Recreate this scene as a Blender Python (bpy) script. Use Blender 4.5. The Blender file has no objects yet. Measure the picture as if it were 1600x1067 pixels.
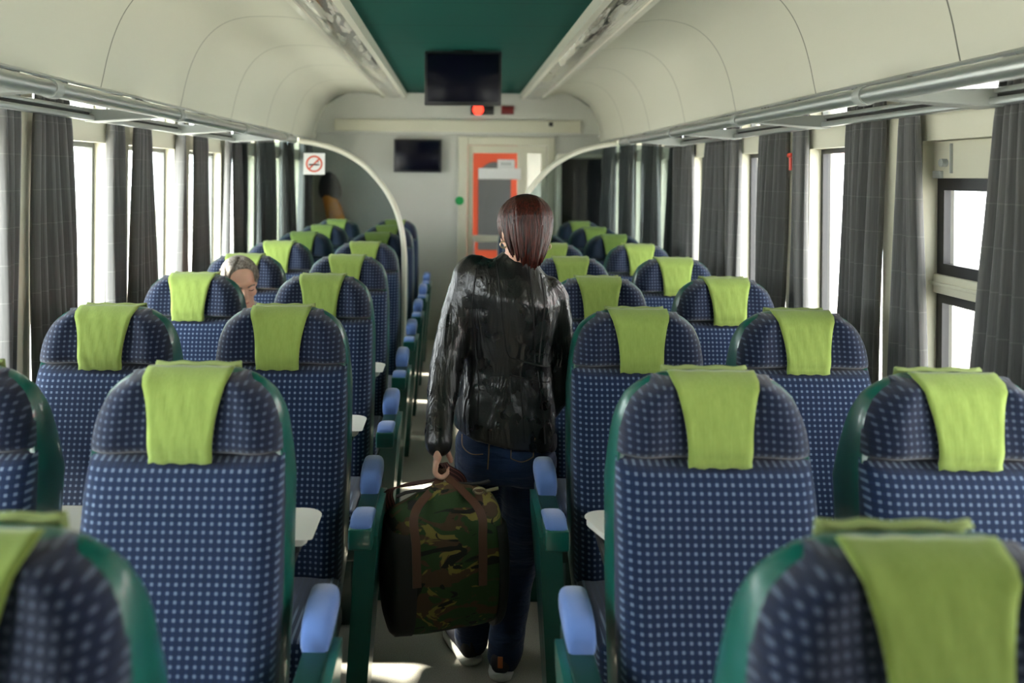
import bpy, bmesh, math, random
from mathutils import Vector, Matrix, Euler, noise
random.seed(7)
PI = math.pi
S = bpy.context.scene
COL = S.collection

# ------------------------------------------------------------------ camera
F, VX, VY, ROLL, CZ = 1400.0, 715.0, 272.0, math.radians(0.5), 1.60
cam = bpy.data.objects.new('camera', bpy.data.cameras.new('camera'))
COL.objects.link(cam)
cam.matrix_world = Matrix.Translation((0, 0, CZ)) @ Matrix.Rotation(-ROLL, 4, 'Y') @ Matrix.Rotation(PI/2, 4, 'X')
cam.data.sensor_fit = 'HORIZONTAL'
cam.data.sensor_width = 36.0
cam.data.lens = F/1600*36
cam.data.shift_x = (800-VX)/1600
cam.data.shift_y = -(533.5-VY)/1600
cam.data.clip_start = 0.05
cam.data.dof.use_dof = True
cam.data.dof.focus_distance = 2.75
cam.data.dof.aperture_fstop = 2.4
S.camera = cam

# ------------------------------------------------------------------ world, sun, exposure
w = bpy.data.worlds.new('world'); S.world = w; w.use_nodes = True
bg = w.node_tree.nodes['Background']
wt = w.node_tree
tc = wt.nodes.new('ShaderNodeTexCoord'); sp_ = wt.nodes.new('ShaderNodeSeparateXYZ'); mr = wt.nodes.new('ShaderNodeMapRange')
wt.links.new(tc.outputs['Generated'], sp_.inputs[0]); wt.links.new(sp_.outputs[0], mr.inputs[0])
mr.inputs[1].default_value = -0.8; mr.inputs[2].default_value = 0.8; mr.inputs[3].default_value = 17.0; mr.inputs[4].default_value = 7.5   # brighter on the sun's side
wt.links.new(mr.outputs[0], bg.inputs[1])
bg.inputs[0].default_value = (0.93, 0.97, 1.0, 1)
sun = bpy.data.objects.new('sun', bpy.data.lights.new('sun', 'SUN'))
COL.objects.link(sun)
sun.data.energy = 45.0
sun.data.angle = math.radians(3.0)
sun.data.color = (1.0, 0.95, 0.86)
sun.rotation_euler = Vector((0.625, -0.14, -0.78)).to_track_quat('-Z', 'Y').to_euler()
S.view_settings.view_transform = 'Standard'
S.view_settings.look = 'None'
S.view_settings.exposure = 0.1
S.view_settings.gamma = 1.0
S.view_settings.use_curve_mapping = False
S.cycles.max_bounces = 8
S.cycles.diffuse_bounces = 5
S.cycles.transparent_max_bounces = 16
S.cycles.sample_clamp_indirect = 6.0


def P(px, py, d):
    """point of the carriage seen at photo pixel (px, py) at depth d"""
    u, v = px-VX, py-VY
    u, v = u+ROLL*v, v-ROLL*u
    return Vector((u*d/F, d, CZ-v*d/F))

# ------------------------------------------------------------------ materials
def mat(name, col, rough=0.5, metal=0.0, spec=0.5, coat=0.0, emit=None, estr=0.0, sheen=0.0):
    m = bpy.data.materials.new(name); m.use_nodes = True
    b = m.node_tree.nodes['Principled BSDF']
    b.inputs['Base Color'].default_value = (*col, 1)
    b.inputs['Roughness'].default_value = rough
    b.inputs['Metallic'].default_value = metal
    b.inputs['Specular IOR Level'].default_value = spec
    b.inputs['Coat Weight'].default_value = coat
    b.inputs['Sheen Weight'].default_value = sheen
    if emit:
        b.inputs['Emission Color'].default_value = (*emit, 1)
        b.inputs['Emission Strength'].default_value = estr
    return m

class NT:
    def __init__(s, m):
        s.t = m.node_tree; s.n = s.t.nodes; s.l = s.t.links; s.b = s.n['Principled BSDF']
    def new(s, k, **kw):
        x = s.n.new(k)
        for a, v in kw.items(): setattr(x, a, v)
        return x
    def math(s, op, a, b=None, c=None):
        x = s.new('ShaderNodeMath', operation=op)
        for i, v in enumerate((a, b, c)):
            if v is None: continue
            if isinstance(v, (int, float)): x.inputs[i].default_value = v
            else: s.l.new(v, x.inputs[i])
        return x.outputs[0]
    def mix(s, f, a, b):
        x = s.new('ShaderNodeMix', data_type='RGBA')
        if isinstance(f, (int, float)): x.inputs[0].default_value = f
        else: s.l.new(f, x.inputs[0])
        for i, v in ((6, a), (7, b)):
            if isinstance(v, tuple): x.inputs[i].default_value = (*v, 1)
            else: s.l.new(v, x.inputs[i])
        return x.outputs[2]
    def coord(s, which='Object'):
        return s.new('ShaderNodeTexCoord').outputs[which]
    def mapped(s, scale, which='Object'):
        mp = s.new('ShaderNodeMapping'); mp.inputs['Scale'].default_value = scale
        s.l.new(s.coord(which), mp.inputs[0]); return mp.outputs[0]
    def noise(s, vec, scale, detail=3, rough=0.5, dist=0.0):
        x = s.new('ShaderNodeTexNoise')
        x.inputs['Scale'].default_value = scale; x.inputs['Detail'].default_value = detail
        x.inputs['Roughness'].default_value = rough; x.inputs['Distortion'].default_value = dist
        if vec: s.l.new(vec, x.inputs['Vector'])
        return x.outputs[0]
    def sep(s, vec):
        x = s.new('ShaderNodeSeparateXYZ'); s.l.new(vec, x.inputs[0]); return x.outputs
    def bump(s, h, strength=0.3, dist=0.01):
        x = s.new('ShaderNodeBump'); x.inputs['Strength'].default_value = strength
        x.inputs['Distance'].default_value = dist
        s.l.new(h, x.inputs['Height']); s.l.new(x.outputs[0], s.b.inputs['Normal'])
    def color(s, c): s.l.new(c, s.b.inputs['Base Color'])
    def rough(s, c): s.l.new(c, s.b.inputs['Roughness'])
    def ramp(s, f, lo, hi):
        x = s.new('ShaderNodeMapRange'); x.inputs[1].default_value = lo; x.inputs[2].default_value = hi
        s.l.new(f, x.inputs[0]); return x.outputs[0]

M = {}
# dotted moquette
def moquette(name, base, dot, pitch):
    m = mat(name, base, 0.9, spec=0.15, sheen=0.25); t = NT(m)
    x, y, z = t.sep(t.coord())
    def cell(v):
        f = t.math('FRACT', t.math('MULTIPLY', v, 1/pitch))
        return t.math('ABSOLUTE', t.math('SUBTRACT', f, 0.5))
    d = t.math('MAXIMUM', cell(x), cell(z))
    mask = t.math('SUBTRACT', 1.0, t.ramp(d, 0.15, 0.24))
    line = t.ramp(t.math('MINIMUM', cell(x), cell(z)), 0.17, 0.12)
    nz = t.noise(None, 4.0, 2)
    base2 = t.mix(line, base, tuple(c*1.35+0.001 for c in base))
    dm = t.mix(nz, tuple(c*0.8 for c in dot), dot)
    t.color(t.mix(mask, base2, dm))
    t.bump(t.noise(t.mapped((1, 1, 1)), 700, 2), 0.25, 0.002)
    return m
M['moquette'] = moquette('blue dotted moquette', (0.0045, 0.0135, 0.042), (0.125, 0.172, 0.255), 0.0158)
M['moquette_head'] = moquette('dark dotted moquette', (0.0035, 0.008, 0.025), (0.070, 0.093, 0.14), 0.0142)
M['pad'] = mat('plain blue pad fabric', (0.09, 0.17, 0.42), 0.8, spec=0.2, sheen=0.4)
t = NT(M['pad']); t.bump(t.noise(t.mapped((1, 1, 1)), 500, 2), 0.3, 0.002)
M['shell'] = mat('green moulded plastic', (0.003, 0.085, 0.066), 0.22, spec=0.6, coat=0.3)
t = NT(M['shell']); t.rough(t.ramp(t.noise(t.mapped((1, 1, 1)), 6, 4), -0.6, 2.6))
M['shell_dark'] = mat('dark green plastic', (0.003, 0.03, 0.026), 0.4)
M['cloth'] = mat('lime head cloth', (0.36, 0.55, 0.055), 0.92, spec=0.1, sheen=0.2)
t = NT(M['cloth'])
nz = t.noise(t.mapped((60, 60, 5)), 3, 4)
t.color(t.mix(nz, (0.19, 0.265, 0.056), (0.25, 0.335, 0.082)))
t.bump(t.noise(t.mapped((60, 20, 8)), 2, 5), 0.25, 0.004)
M['cloth_edge'] = mat('pale cloth edge', (0.27, 0.34, 0.12), 0.9)
M['white_plastic'] = mat('white tray plastic', (0.82, 0.81, 0.76), 0.35)
M['black_plastic'] = mat('black plastic', (0.012, 0.012, 0.013), 0.35)
M['screen'] = mat('dark screen glass', (0.003, 0.003, 0.010), 0.2, spec=0.25)
# cream cove panels with joints between the panels
M['cove'] = mat('cream cove panel', (0.60, 0.59, 0.49), 0.5, spec=0.3)
t = NT(M['cove'])
x, y, z = t.sep(t.coord())
fr = t.math('ABSOLUTE', t.math('SUBTRACT', t.math('FRACT', t.math('MULTIPLY', t.math('ADD', y, 0.02), 1/0.985)), 0.5))
seam = t.ramp(fr, 0.0055, 0.0025)
st = t.noise(t.mapped((1, 0.3, 1)), 3, 5)
t.color(t.mix(seam, t.mix(st, (0.57, 0.56, 0.46), (0.63, 0.62, 0.52)), (0.14, 0.14, 0.11)))
M['cream'] = mat('cream wall laminate', (0.62, 0.60, 0.47), 0.5, spec=0.3)
t = NT(M['cream']); t.color(t.mix(t.noise(t.mapped((1, 1, 1)), 2, 4), (0.58, 0.56, 0.43), (0.66, 0.64, 0.52)))
M['wall_grey'] = mat('grey beige end wall', (0.56, 0.56, 0.50), 0.55, spec=0.3)
t = NT(M['wall_grey']); t.color(t.mix(t.noise(t.mapped((1, 1, 1)), 1.5, 4), (0.52, 0.52, 0.46), (0.60, 0.60, 0.55)))
M['green_ceiling'] = mat('dark green ceiling panel', (0.004, 0.055, 0.042), 0.75, spec=0.12)
t = NT(M['green_ceiling'])
x, y, z = t.sep(t.coord())
fr = t.math('ABSOLUTE', t.math('SUBTRACT', t.math('FRACT', t.math('MULTIPLY', y, 1/0.62)), 0.5))
t.color(t.mix(t.ramp(fr, 0.008, 0.003), (0.004, 0.060, 0.046), (0.001, 0.02, 0.015)))
M['floor'] = mat('speckled beige linoleum', (0.40, 0.37, 0.30), 0.42, spec=0.4)
t = NT(M['floor'])
sp = t.noise(t.mapped((1, 1, 1)), 260, 3, 0.7)
t.color(t.mix(t.ramp(sp, 0.35, 0.65), (0.30, 0.28, 0.23), (0.45, 0.42, 0.35)))
M['alu'] = mat('brushed aluminium', (0.55, 0.57, 0.56), 0.32, metal=0.85)
M['rack_grey'] = mat('grey rack paint', (0.36, 0.38, 0.36), 0.4, spec=0.4)
M['black_gap'] = mat('black rubber', (0.006, 0.006, 0.006), 0.6)
M['arch'] = mat('cream enamel tube', (0.74, 0.72, 0.60), 0.3, coat=0.3)
M['frame_black'] = mat('black window frame', (0.012, 0.012, 0.014), 0.4)
M['frame_grey'] = mat('grey window gasket', (0.15, 0.16, 0.15), 0.5)
M['red'] = mat('red enamel', (0.70, 0.05, 0.02), 0.4)
M['orange'] = mat('orange red vestibule panel', (0.42, 0.045, 0.012), 0.5)
M['red_lamp'] = mat('lit red lamp', (0.9, 0.05, 0.03), 0.4, emit=(1.0, 0.06, 0.03), estr=2.2)
M['dark_red'] = mat('dark red lens', (0.16, 0.012, 0.012), 0.3)
M['green_disc'] = mat('green disc', (0.01, 0.30, 0.07), 0.4)
M['white'] = mat('white enamel', (0.82, 0.82, 0.80), 0.4)
M['sign_red'] = mat('sign red print', (0.62, 0.10, 0.05), 0.5)
M['sign_black'] = mat('sign black print', (0.03, 0.03, 0.03), 0.5)
# luminaire: clear ribbed plastic cover with streaky reflections painted into its colour
M['diffuser'] = mat('ribbed lamp cover', (0.42, 0.38, 0.30), 0.12, spec=0.8, coat=0.6)
t = NT(M['diffuser'])
n1 = t.noise(t.mapped((9, 1.1, 9)), 2.0, 4, 0.6, 0.9)
n2 = t.noise(t.mapped((26, 1.1, 26)), 2.0, 3, 0.6, 0.4)
c1 = t.mix(t.ramp(n1, 0.44, 0.54), (0.07, 0.06, 0.05), (0.66, 0.64, 0.55))
t.color(t.mix(t.ramp(n2, 0.60, 0.72), c1, (0.42, 0.22, 0.13)))
t.bump(n2, 0.35, 0.01)
# glass panes: thin, mostly clear
def glass(name, tint, refl):
    m = bpy.data.materials.new(name); m.use_nodes = True
    n, l = m.node_tree.nodes, m.node_tree.links
    n.clear()
    o = n.new('ShaderNodeOutputMaterial'); mx = n.new('ShaderNodeMixShader')
    tr = n.new('ShaderNodeBsdfTransparent'); tr.inputs[0].default_value = (*tint, 1)
    gl = n.new('ShaderNodeBsdfGlossy'); gl.inputs['Roughness'].default_value = 0.03
    fz = n.new('ShaderNodeFresnel'); fz.inputs[0].default_value = 1.35
    mt = n.new('ShaderNodeMath'); mt.operation = 'MULTIPLY'; mt.inputs[1].default_value = refl
    l.new(fz.outputs[0], mt.inputs[0]); l.new(mt.outputs[0], mx.inputs[0])
    l.new(tr.outputs[0], mx.inputs[1]); l.new(gl.outputs[0], mx.inputs[2]); l.new(mx.outputs[0], o.inputs[0])
    return m
M['glass'] = glass('window glass', (0.93, 0.96, 0.94), 0.5)
M['smoked'] = glass('smoked partition glass', (0.62, 0.67, 0.67), 0.9)
# curtain: grey woven check
def curtain_mat(name, a, b):
    m = mat(name, a, 0.85, spec=0.15, sheen=0.3); t = NT(m)
    uv = t.coord('UV'); u, v, _ = t.sep(uv)
    fu = t.math('FRACT', t.math('MULTIPLY', u, 1/0.055)); fv = t.math('FRACT', t.math('MULTIPLY', v, 1/0.11))
    ln = t.math('MAXIMUM', t.ramp(fv, 0.965, 0.975), t.math('MULTIPLY', t.ramp(fu, 0.90, 0.95), 0.45))
    st = t.noise(t.mapped((40, 1, 1), 'UV'), 6, 3)
    t.color(t.mix(t.math('MULTIPLY', ln, 0.3), t.mix(st, a, b), (0.26, 0.255, 0.24)))
    t.bump(st, 0.2, 0.004)
    return m
M['curtain'] = curtain_mat('grey checked curtain', (0.080, 0.080, 0.080), (0.17, 0.168, 0.162))
# leather
M['leather'] = mat('black leather', (0.006, 0.0057, 0.0055), 0.3, spec=0.6)
t = NT(M['leather'])
n1 = t.noise(t.mapped((8, 8, 2.0)), 2.0, 3, 0.5, 0.9); n2 = t.noise(t.mapped((1, 1, 1)), 160, 3)
hm = t.math('ADD', n1, t.math('MULTIPLY', n2, 0.06))
t.bump(hm, 0.5, 0.03); t.rough(t.ramp(t.noise(t.mapped((1, 1, 1)), 9, 4), -0.5, 2.9))
M['seam'] = mat('black seam thread', (0.003, 0.003, 0.003), 0.8)
M['denim'] = mat('dark blue denim', (0.012, 0.028, 0.075), 0.85, spec=0.15, sheen=0.15)
t = NT(M['denim'])
n1 = t.noise(t.mapped((1, 1, 1)), 7, 5, 0.6); n2 = t.noise(t.mapped((3, 3, 14)), 3.2, 3, 0.5, 0.6)
t.color(t.mix(t.ramp(n1, 0.35, 0.7), (0.006, 0.013, 0.036), (0.015, 0.033, 0.085))); t.bump(n2, 0.5, 0.02)
M['denim_stitch'] = mat('tan jeans stitching', (0.16, 0.10, 0.05), 0.8)
M['skin'] = mat('skin', (0.62, 0.36, 0.26), 0.5, spec=0.35)
M['skin'].node_tree.nodes['Principled BSDF'].inputs['Subsurface Weight'].default_value = 0.12
M['skin'].node_tree.nodes['Principled BSDF'].inputs['Subsurface Radius'].default_value = (0.012, 0.005, 0.003)
t = NT(M['skin']); t.color(t.mix(t.noise(t.mapped((1, 1, 1)), 18, 4), (0.58, 0.30, 0.21), (0.66, 0.42, 0.31)))
def hairmat(name, a, b, r=0.35):
    m = mat(name, a, r, spec=0.35); t = NT(m); t.bump(t.noise(t.mapped((90, 90, 8)), 3, 3), 0.6, 0.004)
    t.color(t.mix(t.ramp(t.noise(t.mapped((70, 70, 6)), 2.5, 3), 0.35, 0.7), a, b)); return m
M['auburn'] = hairmat('auburn hair', (0.007, 0.002, 0.0016), (0.085, 0.012, 0.006), 0.40)
M['grey_hair'] = hairmat('greying hair', (0.07, 0.055, 0.042), (0.30, 0.27, 0.23), 0.55)
M['eye'] = mat('eye', (0.05, 0.03, 0.02), 0.15)
M['lip'] = mat('lip', (0.45, 0.16, 0.13), 0.45)
M['shoe'] = mat('black shoe canvas', (0.012, 0.012, 0.016), 0.6)
M['shoe_orange'] = mat('orange shoe trim', (0.40, 0.10, 0.02), 0.6)
M['sole'] = mat('off white rubber sole', (0.66, 0.64, 0.58), 0.6)
M['strap'] = mat('maroon webbing', (0.075, 0.020, 0.016), 0.75)
t = NT(M['strap'])
u, v, _ = t.sep(t.coord('UV'))
t.color(t.mix(t.ramp(t.math('ABSOLUTE', t.math('SUBTRACT', t.math('FRACT', t.math('MULTIPLY', u, 4.0)), 0.5)), 0.10, 0.18), (0.20, 0.07, 0.055), (0.045, 0.011, 0.009)))
M['strap_tan'] = mat('brown leather strap', (0.075, 0.030, 0.016), 0.55)
# camouflage
M['camo'] = mat('woodland camouflage cloth', (0.05, 0.07, 0.03), 0.7, spec=0.25)
t = NT(M['camo'])
v0 = t.mapped((1.0, 1.0, 2.0))
a = t.noise(v0, 7.5, 2.5, 0.5, 1.2); b = t.noise(t.mapped((1.1, 1.2, 1.9)), 8.5, 2.5, 0.5, 1.6); c = t.noise(t.mapped((0.9, 1.3, 2.3)), 9.5, 2.5, 0.5, 1.0)
k = t.mix(t.ramp(a, 0.50, 0.52), (0.022, 0.052, 0.016), (0.070, 0.040, 0.021))
k = t.mix(t.ramp(b, 0.57, 0.585), k, (0.19, 0.155, 0.036))
k = t.mix(t.ramp(c, 0.57, 0.585), k, (0.010, 0.010, 0.009))
t.color(k); t.bump(t.noise(t.mapped((5, 5, 2)), 3, 4), 0.4, 0.02)
M['bag_black'] = mat('black bag cloth', (0.010, 0.010, 0.010), 0.7)  # also colours the holdall ends that stand for its shaded side
M['coat_orange'] = mat('orange coat cloth', (0.75, 0.30, 0.03), 0.8)
M['coat_dark'] = mat('dark coat cloth', (0.012, 0.014, 0.022), 0.85)
M['brass'] = mat('brass buckle', (0.5, 0.42, 0.28), 0.3, metal=0.9)
M['shirt'] = mat('white shirt', (0.75, 0.75, 0.73), 0.8)
M['platform'] = mat('pale concrete', (0.55, 0.54, 0.51), 0.9)
M['render_wall'] = mat('pale station wall', (0.62, 0.64, 0.66), 0.9)
M['station_glass'] = mat('station window', (0.18, 0.22, 0.26), 0.2)
M['door_pane'] = mat('dark grey door pane', (0.05, 0.055, 0.058), 0.6)
M['station_red'] = mat('red station band', (0.55, 0.16, 0.15), 0.7)

# ------------------------------------------------------------------ mesh helpers
def obj(name, bm, m, parent=None, smooth=True, sub=0, bevel=0, angle=40):
    me = bpy.data.meshes.new(name)
    bmesh.ops.recalc_face_normals(bm, faces=bm.faces)
    bm.to_mesh(me); bm.free()
    o = bpy.data.objects.new(name, me); COL.objects.link(o)
    for mm in (m if isinstance(m, (list, tuple)) else [m]): me.materials.append(mm)
    if smooth:
        me.polygons.foreach_set('use_smooth', [True]*len(me.polygons))
        if not sub and angle < 180:
            me.set_sharp_from_angle(angle=math.radians(angle))
    if bevel:
        b = o.modifiers.new('b', 'BEVEL'); b.width = bevel; b.segments = 2; b.limit_method = 'ANGLE'; b.angle_limit = math.radians(40)
    if sub:
        s = o.modifiers.new('s', 'SUBSURF'); s.levels = sub; s.render_levels = sub
    if parent: o.parent = parent
    return o
def empty(name, loc, rz=0):
    o = bpy.data.objects.new(name, None); COL.objects.link(o); o.location = loc; o.rotation_euler.z = rz
    o.empty_display_size = 0.1
    return o
def tag(o, label, cat, group=None, kind=None):
    o['label'] = label; o['category'] = cat
    if group: o['group'] = group
    if kind: o['kind'] = kind
    return o
def struct(name, bm, m, parent=None, **kw):
    o = obj(name, bm, m, parent, **kw)
    if not parent: o['kind'] = 'structure'
    return o
def box(bm, lo, hi, bev=0.0, seg=2, mi=0):
    lo, hi = Vector(lo), Vector(hi)
    r = bmesh.ops.create_cube(bm, size=1.0, matrix=Matrix.Translation((lo+hi)/2) @ Matrix.Diagonal((*(hi-lo), 1)))
    vs = r['verts']; fs = set(f for v in vs for f in v.link_faces)
    for f in fs: f.material_index = mi
    if bev:
        es = set(e for v in vs for e in v.link_edges)
        q = bmesh.ops.bevel(bm, geom=list(es), offset=bev, segments=seg, affect='EDGES', profile=0.5)
        for f in q['faces']: f.material_index = mi
    return vs
def loft(bm, rings, closed=True, cap=True, mi=0):
    vr = [[bm.verts.new(p) for p in r] for r in rings]
    n = len(vr[0])
    fs = []
    for a, b in zip(vr, vr[1:]):
        for i in range(n if closed else n-1):
            j = (i+1) % n
            fs.append(bm.faces.new((a[i], a[j], b[j], b[i])))
    if cap and closed:
        fs.append(bm.faces.new(vr[0][::-1])); fs.append(bm.faces.new(vr[-1]))
    for f in fs: f.material_index = mi
    return vr
def frame_at(path, i, up):
    a = path[max(i-1, 0)]; b = path[min(i+1, len(path)-1)]
    tg = (b-a).normalized()
    s = tg.cross(up).normalized(); u = s.cross(tg).normalized()
    return s, u
def tube(bm, path, r, n=10, flat=None, mi=0):
    path = [Vector(p) for p in path]
    rings = []
    tgs = [(path[min(i+1, len(path)-1)]-path[max(i-1, 0)]).normalized() for i in range(len(path))]
    up = min((Vector((0, 0, 1)), Vector((0, 1, 0)), Vector((1, 0, 0))), key=lambda a: max(abs(g.dot(a)) for g in tgs))
    for i, p in enumerate(path):
        s, u = frame_at(path, i, up)
        rr = r[i] if isinstance(r, (list, tuple)) else r
        ry = rr if flat is None else flat
        rings.append([p + s*rr*math.cos(2*PI*k/n) + u*ry*math.sin(2*PI*k/n) for k in range(n)])
    loft(bm, rings, mi=mi)
def smooth_path(pts, n=8):
    pts = [Vector(p) for p in pts]; out = []
    for i in range(len(pts)-1):
        p0 = pts[max(i-1, 0)]; p1 = pts[i]; p2 = pts[i+1]; p3 = pts[min(i+2, len(pts)-1)]
        for k in range(n):
            t = k/n
            out.append(0.5*((2*p1)+(p2-p0)*t+(2*p0-5*p1+4*p2-p3)*t*t+(3*p1-p0-3*p2+p3)*t**3))
    out.append(pts[-1]); return out
def lerp_list(xs, n=6):
    out = []
    for i in range(len(xs)-1):
        for k in range(n): out.append(xs[i]+(xs[i+1]-xs[i])*k/n)
    out.append(xs[-1]); return out
def ball(bm, c, r, seg=16, mi=0, rot=None):
    r = (r, r, r) if isinstance(r, (int, float)) else r
    m = Matrix.Translation(c)
    if rot: m = m @ rot.to_matrix().to_4x4()
    q = bmesh.ops.create_uvsphere(bm, u_segments=seg, v_segments=max(6, seg//2), radius=1.0, matrix=m @ Matrix.Diagonal((*r, 1)))
    for f in set(f for v in q['verts'] for f in v.link_faces): f.material_index = mi
    return q['verts']
def limb(bm, pts, rad, n=14):
    """closed tapered limb with rounded ends, for remeshing"""
    path = smooth_path(pts, 6); rr = lerp_list(list(rad), 6)
    tube(bm, path, rr, n)
    ball(bm, path[0], rr[0]*1.0, n); ball(bm, path[-1], rr[-1]*1.0, n)
def prism(bm, poly, axis, a, b, mi=0):
    """polygon in the two other axes, extruded along axis from a to b"""
    def pt(p, h):
        v = [0, 0, 0]; o = [i for i in range(3) if i != axis]
        v[o[0]], v[o[1]], v[axis] = p[0], p[1], h
        return v
    loft(bm, [[pt(p, a) for p in poly], [pt(p, b) for p in poly]], mi=mi)
def ribbon(bm, path, width, thick, side, mi=0, uvl=None):
    """flat strap along a path; side = direction of its width"""
    path = [Vector(p) for p in path]; rings = []
    for i, p in enumerate(path):
        a = path[max(i-1, 0)]; b = path[min(i+1, len(path)-1)]; tg = (b-a).normalized()
        s = Vector(side); s = (s - tg*s.dot(tg)).normalized(); nrm = tg.cross(s)
        rings.append([p-s*width/2-nrm*thick/2, p+s*width/2-nrm*thick/2, p+s*width/2+nrm*thick/2, p-s*width/2+nrm*thick/2])
    vr = loft(bm, rings, mi=mi)
    if uvl is None: uvl = bm.loops.layers.uv.verify()
    pos = {}
    for i, r in enumerate(vr):
        for k, v in enumerate(r): pos[v] = ((0, 1, 1, 0)[k], i*0.1)
    for f in bm.faces:
        for lp in f.loops:
            if lp.vert in pos: lp[uvl].uv = pos[lp.vert]
def bake(o):
    dg = bpy.context.evaluated_depsgraph_get()
    me = bpy.data.meshes.new_from_object(o.evaluated_get(dg))
    o.modifiers.clear(); old = o.data; o.data = me; bpy.data.meshes.remove(old)
    return o
def remeshed(name, bm, m, parent, voxel, smooth=4, disp=None):
    o = obj(name, bm, m, None, smooth=False)
    r = o.modifiers.new('r', 'REMESH'); r.mode = 'VOXEL'; r.voxel_size = voxel; r.use_smooth_shade = True
    s = o.modifiers.new('s', 'SMOOTH'); s.factor = 0.5; s.iterations = smooth
    bake(o)
    me = o.data; me.materials.clear(); me.materials.append(m)
    if disp:
        for v in me.vertices:
            v.co += v.normal*disp(v.co)
    me.polygons.foreach_set('use_smooth', [True]*len(me.polygons))
    o.parent = parent
    return o
def copy_tree(o, parent=None):
    c = o.copy(); COL.objects.link(c)
    if parent: c.parent = parent
    for ch in list(o.children): copy_tree(ch, c)
    return c

# ================================================================== SETTING
XW, XG = 1.38, 1.435                    # wall face, glass plane
Y0, Y1 = -1.2, 8.62                     # carriage ends
PITCH = 0.853
E0, OPEN = 2.66, 0.61                   # far edge of a window opening; width of the opening
KS = range(-2, 7)
ZS, ZT, ZU, ZV = 0.84, 1.71, 1.80, 1.95 # sill, head of the window, upper light

bm = bmesh.new(); box(bm, (-1.47, Y0-0.1, -0.06), (1.47, Y1+1.6, 0.0)); struct('floor', bm, M['floor'], smooth=False)
for side, sx in (('left', -1), ('right', 1)):
    bm = bmesh.new()
    def wb(y0, y1, z0, z1):
        box(bm, (min(sx*XW, sx*1.47), y0, z0), (max(sx*XW, sx*1.47), y1, z1))
    wb(Y0, Y1, 0, ZS); wb(Y0, Y1, ZT, ZU); wb(Y0, Y1, ZV, 2.12)
    edges = [Y0]
    for k in KS: edges += [E0+k*PITCH-OPEN, E0+k*PITCH]
    edges.append(Y1)
    for a, b in zip(edges[0::2], edges[1::2]):
        if b-a > 0.01:
            wb(a, b, ZS, ZT); wb(a, b, ZU, ZV)
    struct('wall_'+side, bm, M['cream'], smooth=False)
n = 0
def rim(bm, x0, x1, y0, y1, z0, z1, t, bz=None, mi=0):
    bz = bz or t
    box(bm, (x0, y0, z0), (x1, y0+t, z1), mi=mi); box(bm, (x0, y1-t, z0), (x1, y1, z1), mi=mi)
    box(bm, (x0, y0+t, z0), (x1, y1-t, z0+bz), mi=mi); box(bm, (x0, y0+t, z1-bz), (x1, y1-t, z1), mi=mi)
for sx in (-1, 1):
    for k in KS:
        n += 1
        e = E0+k*PITCH; a = e-OPEN
        xa, xb = sorted((sx*1.425, sx*1.455))
        opening = (sx == 1 and k == 0)
        bm = bmesh.new()
        if not opening:
            rim(bm, xa, xb, a+0.001, e-0.001, ZS+0.001, ZT-0.001, 0.018)
            w_ = struct('window_%d' % n, bm, M['frame_grey'] if sx < 0 else M['frame_black'], smooth=False)
        else:
            rim(bm, xa, xb, a+0.001, e-0.001, ZS+0.001, 1.265, 0.03)
            rim(bm, xa, xb, a+0.001, e-0.001, 1.315, 1.60, 0.035)
            w_ = struct('window_%d' % n, bm, M['frame_black'], smooth=False)
            b2 = bmesh.new(); box(b2, (sx*1.412, a+0.001, 1.262), (sx*1.452, e-0.001, 1.318), 0.005)
            box(b2, (sx*1.40, a+0.001, 1.286), (sx*1.414, e-0.001, 1.296), 0.003)
            obj('transom', b2, M['cream'], w_)
            b2 = bmesh.new(); box(b2, (sx*1.412, a+0.001, 1.60), (sx*1.452, e-0.001, ZT-0.001), 0.005)
            obj('head_panel', b2, M['cream'], w_)
            b2 = bmesh.new(); tube(b2, [(sx*1.414, e-0.07, 1.645), (sx*1.395, e-0.07, 1.645)], 0.012, 14)
            box(b2, (sx*1.402, e-0.055, 1.60), (sx*1.413, e-0.012, 1.622), 0.002)
            box(b2, (sx*1.405, e-0.105, 1.615), (sx*1.413, e-0.10, 1.70))
            obj('latch', b2, M['rack_grey'], w_)
        b2 = bmesh.new()
        q = [(sx*XG, a+0.01, ZS+0.01), (sx*XG, e-0.01, ZS+0.01), (sx*XG, e-0.01, (1.60 if opening else ZT)-0.01), (sx*XG, a+0.01, (1.60 if opening else ZT)-0.01)]
        b2.faces.new([b2.verts.new(p) for p in q]); obj('glass_pane', b2, M['glass'], w_, smooth=False)
        b2 = bmesh.new(); rim(b2, xa, xb, a+0.001, e-0.001, ZU+0.001, ZV-0.001, 0.012)
        u_ = obj('upper_frame', b2, M['frame_grey'], w_, smooth=False)
        b2 = bmesh.new()
        q = [(sx*XG, a+0.01, ZU+0.01), (sx*XG, e-0.01, ZU+0.01), (sx*XG, e-0.01, ZV-0.01), (sx*XG, a+0.01, ZV-0.01)]
        b2.faces.new([b2.verts.new(p) for p in q]); obj('glass_pane', b2, M['glass'], u_, smooth=False)

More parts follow.
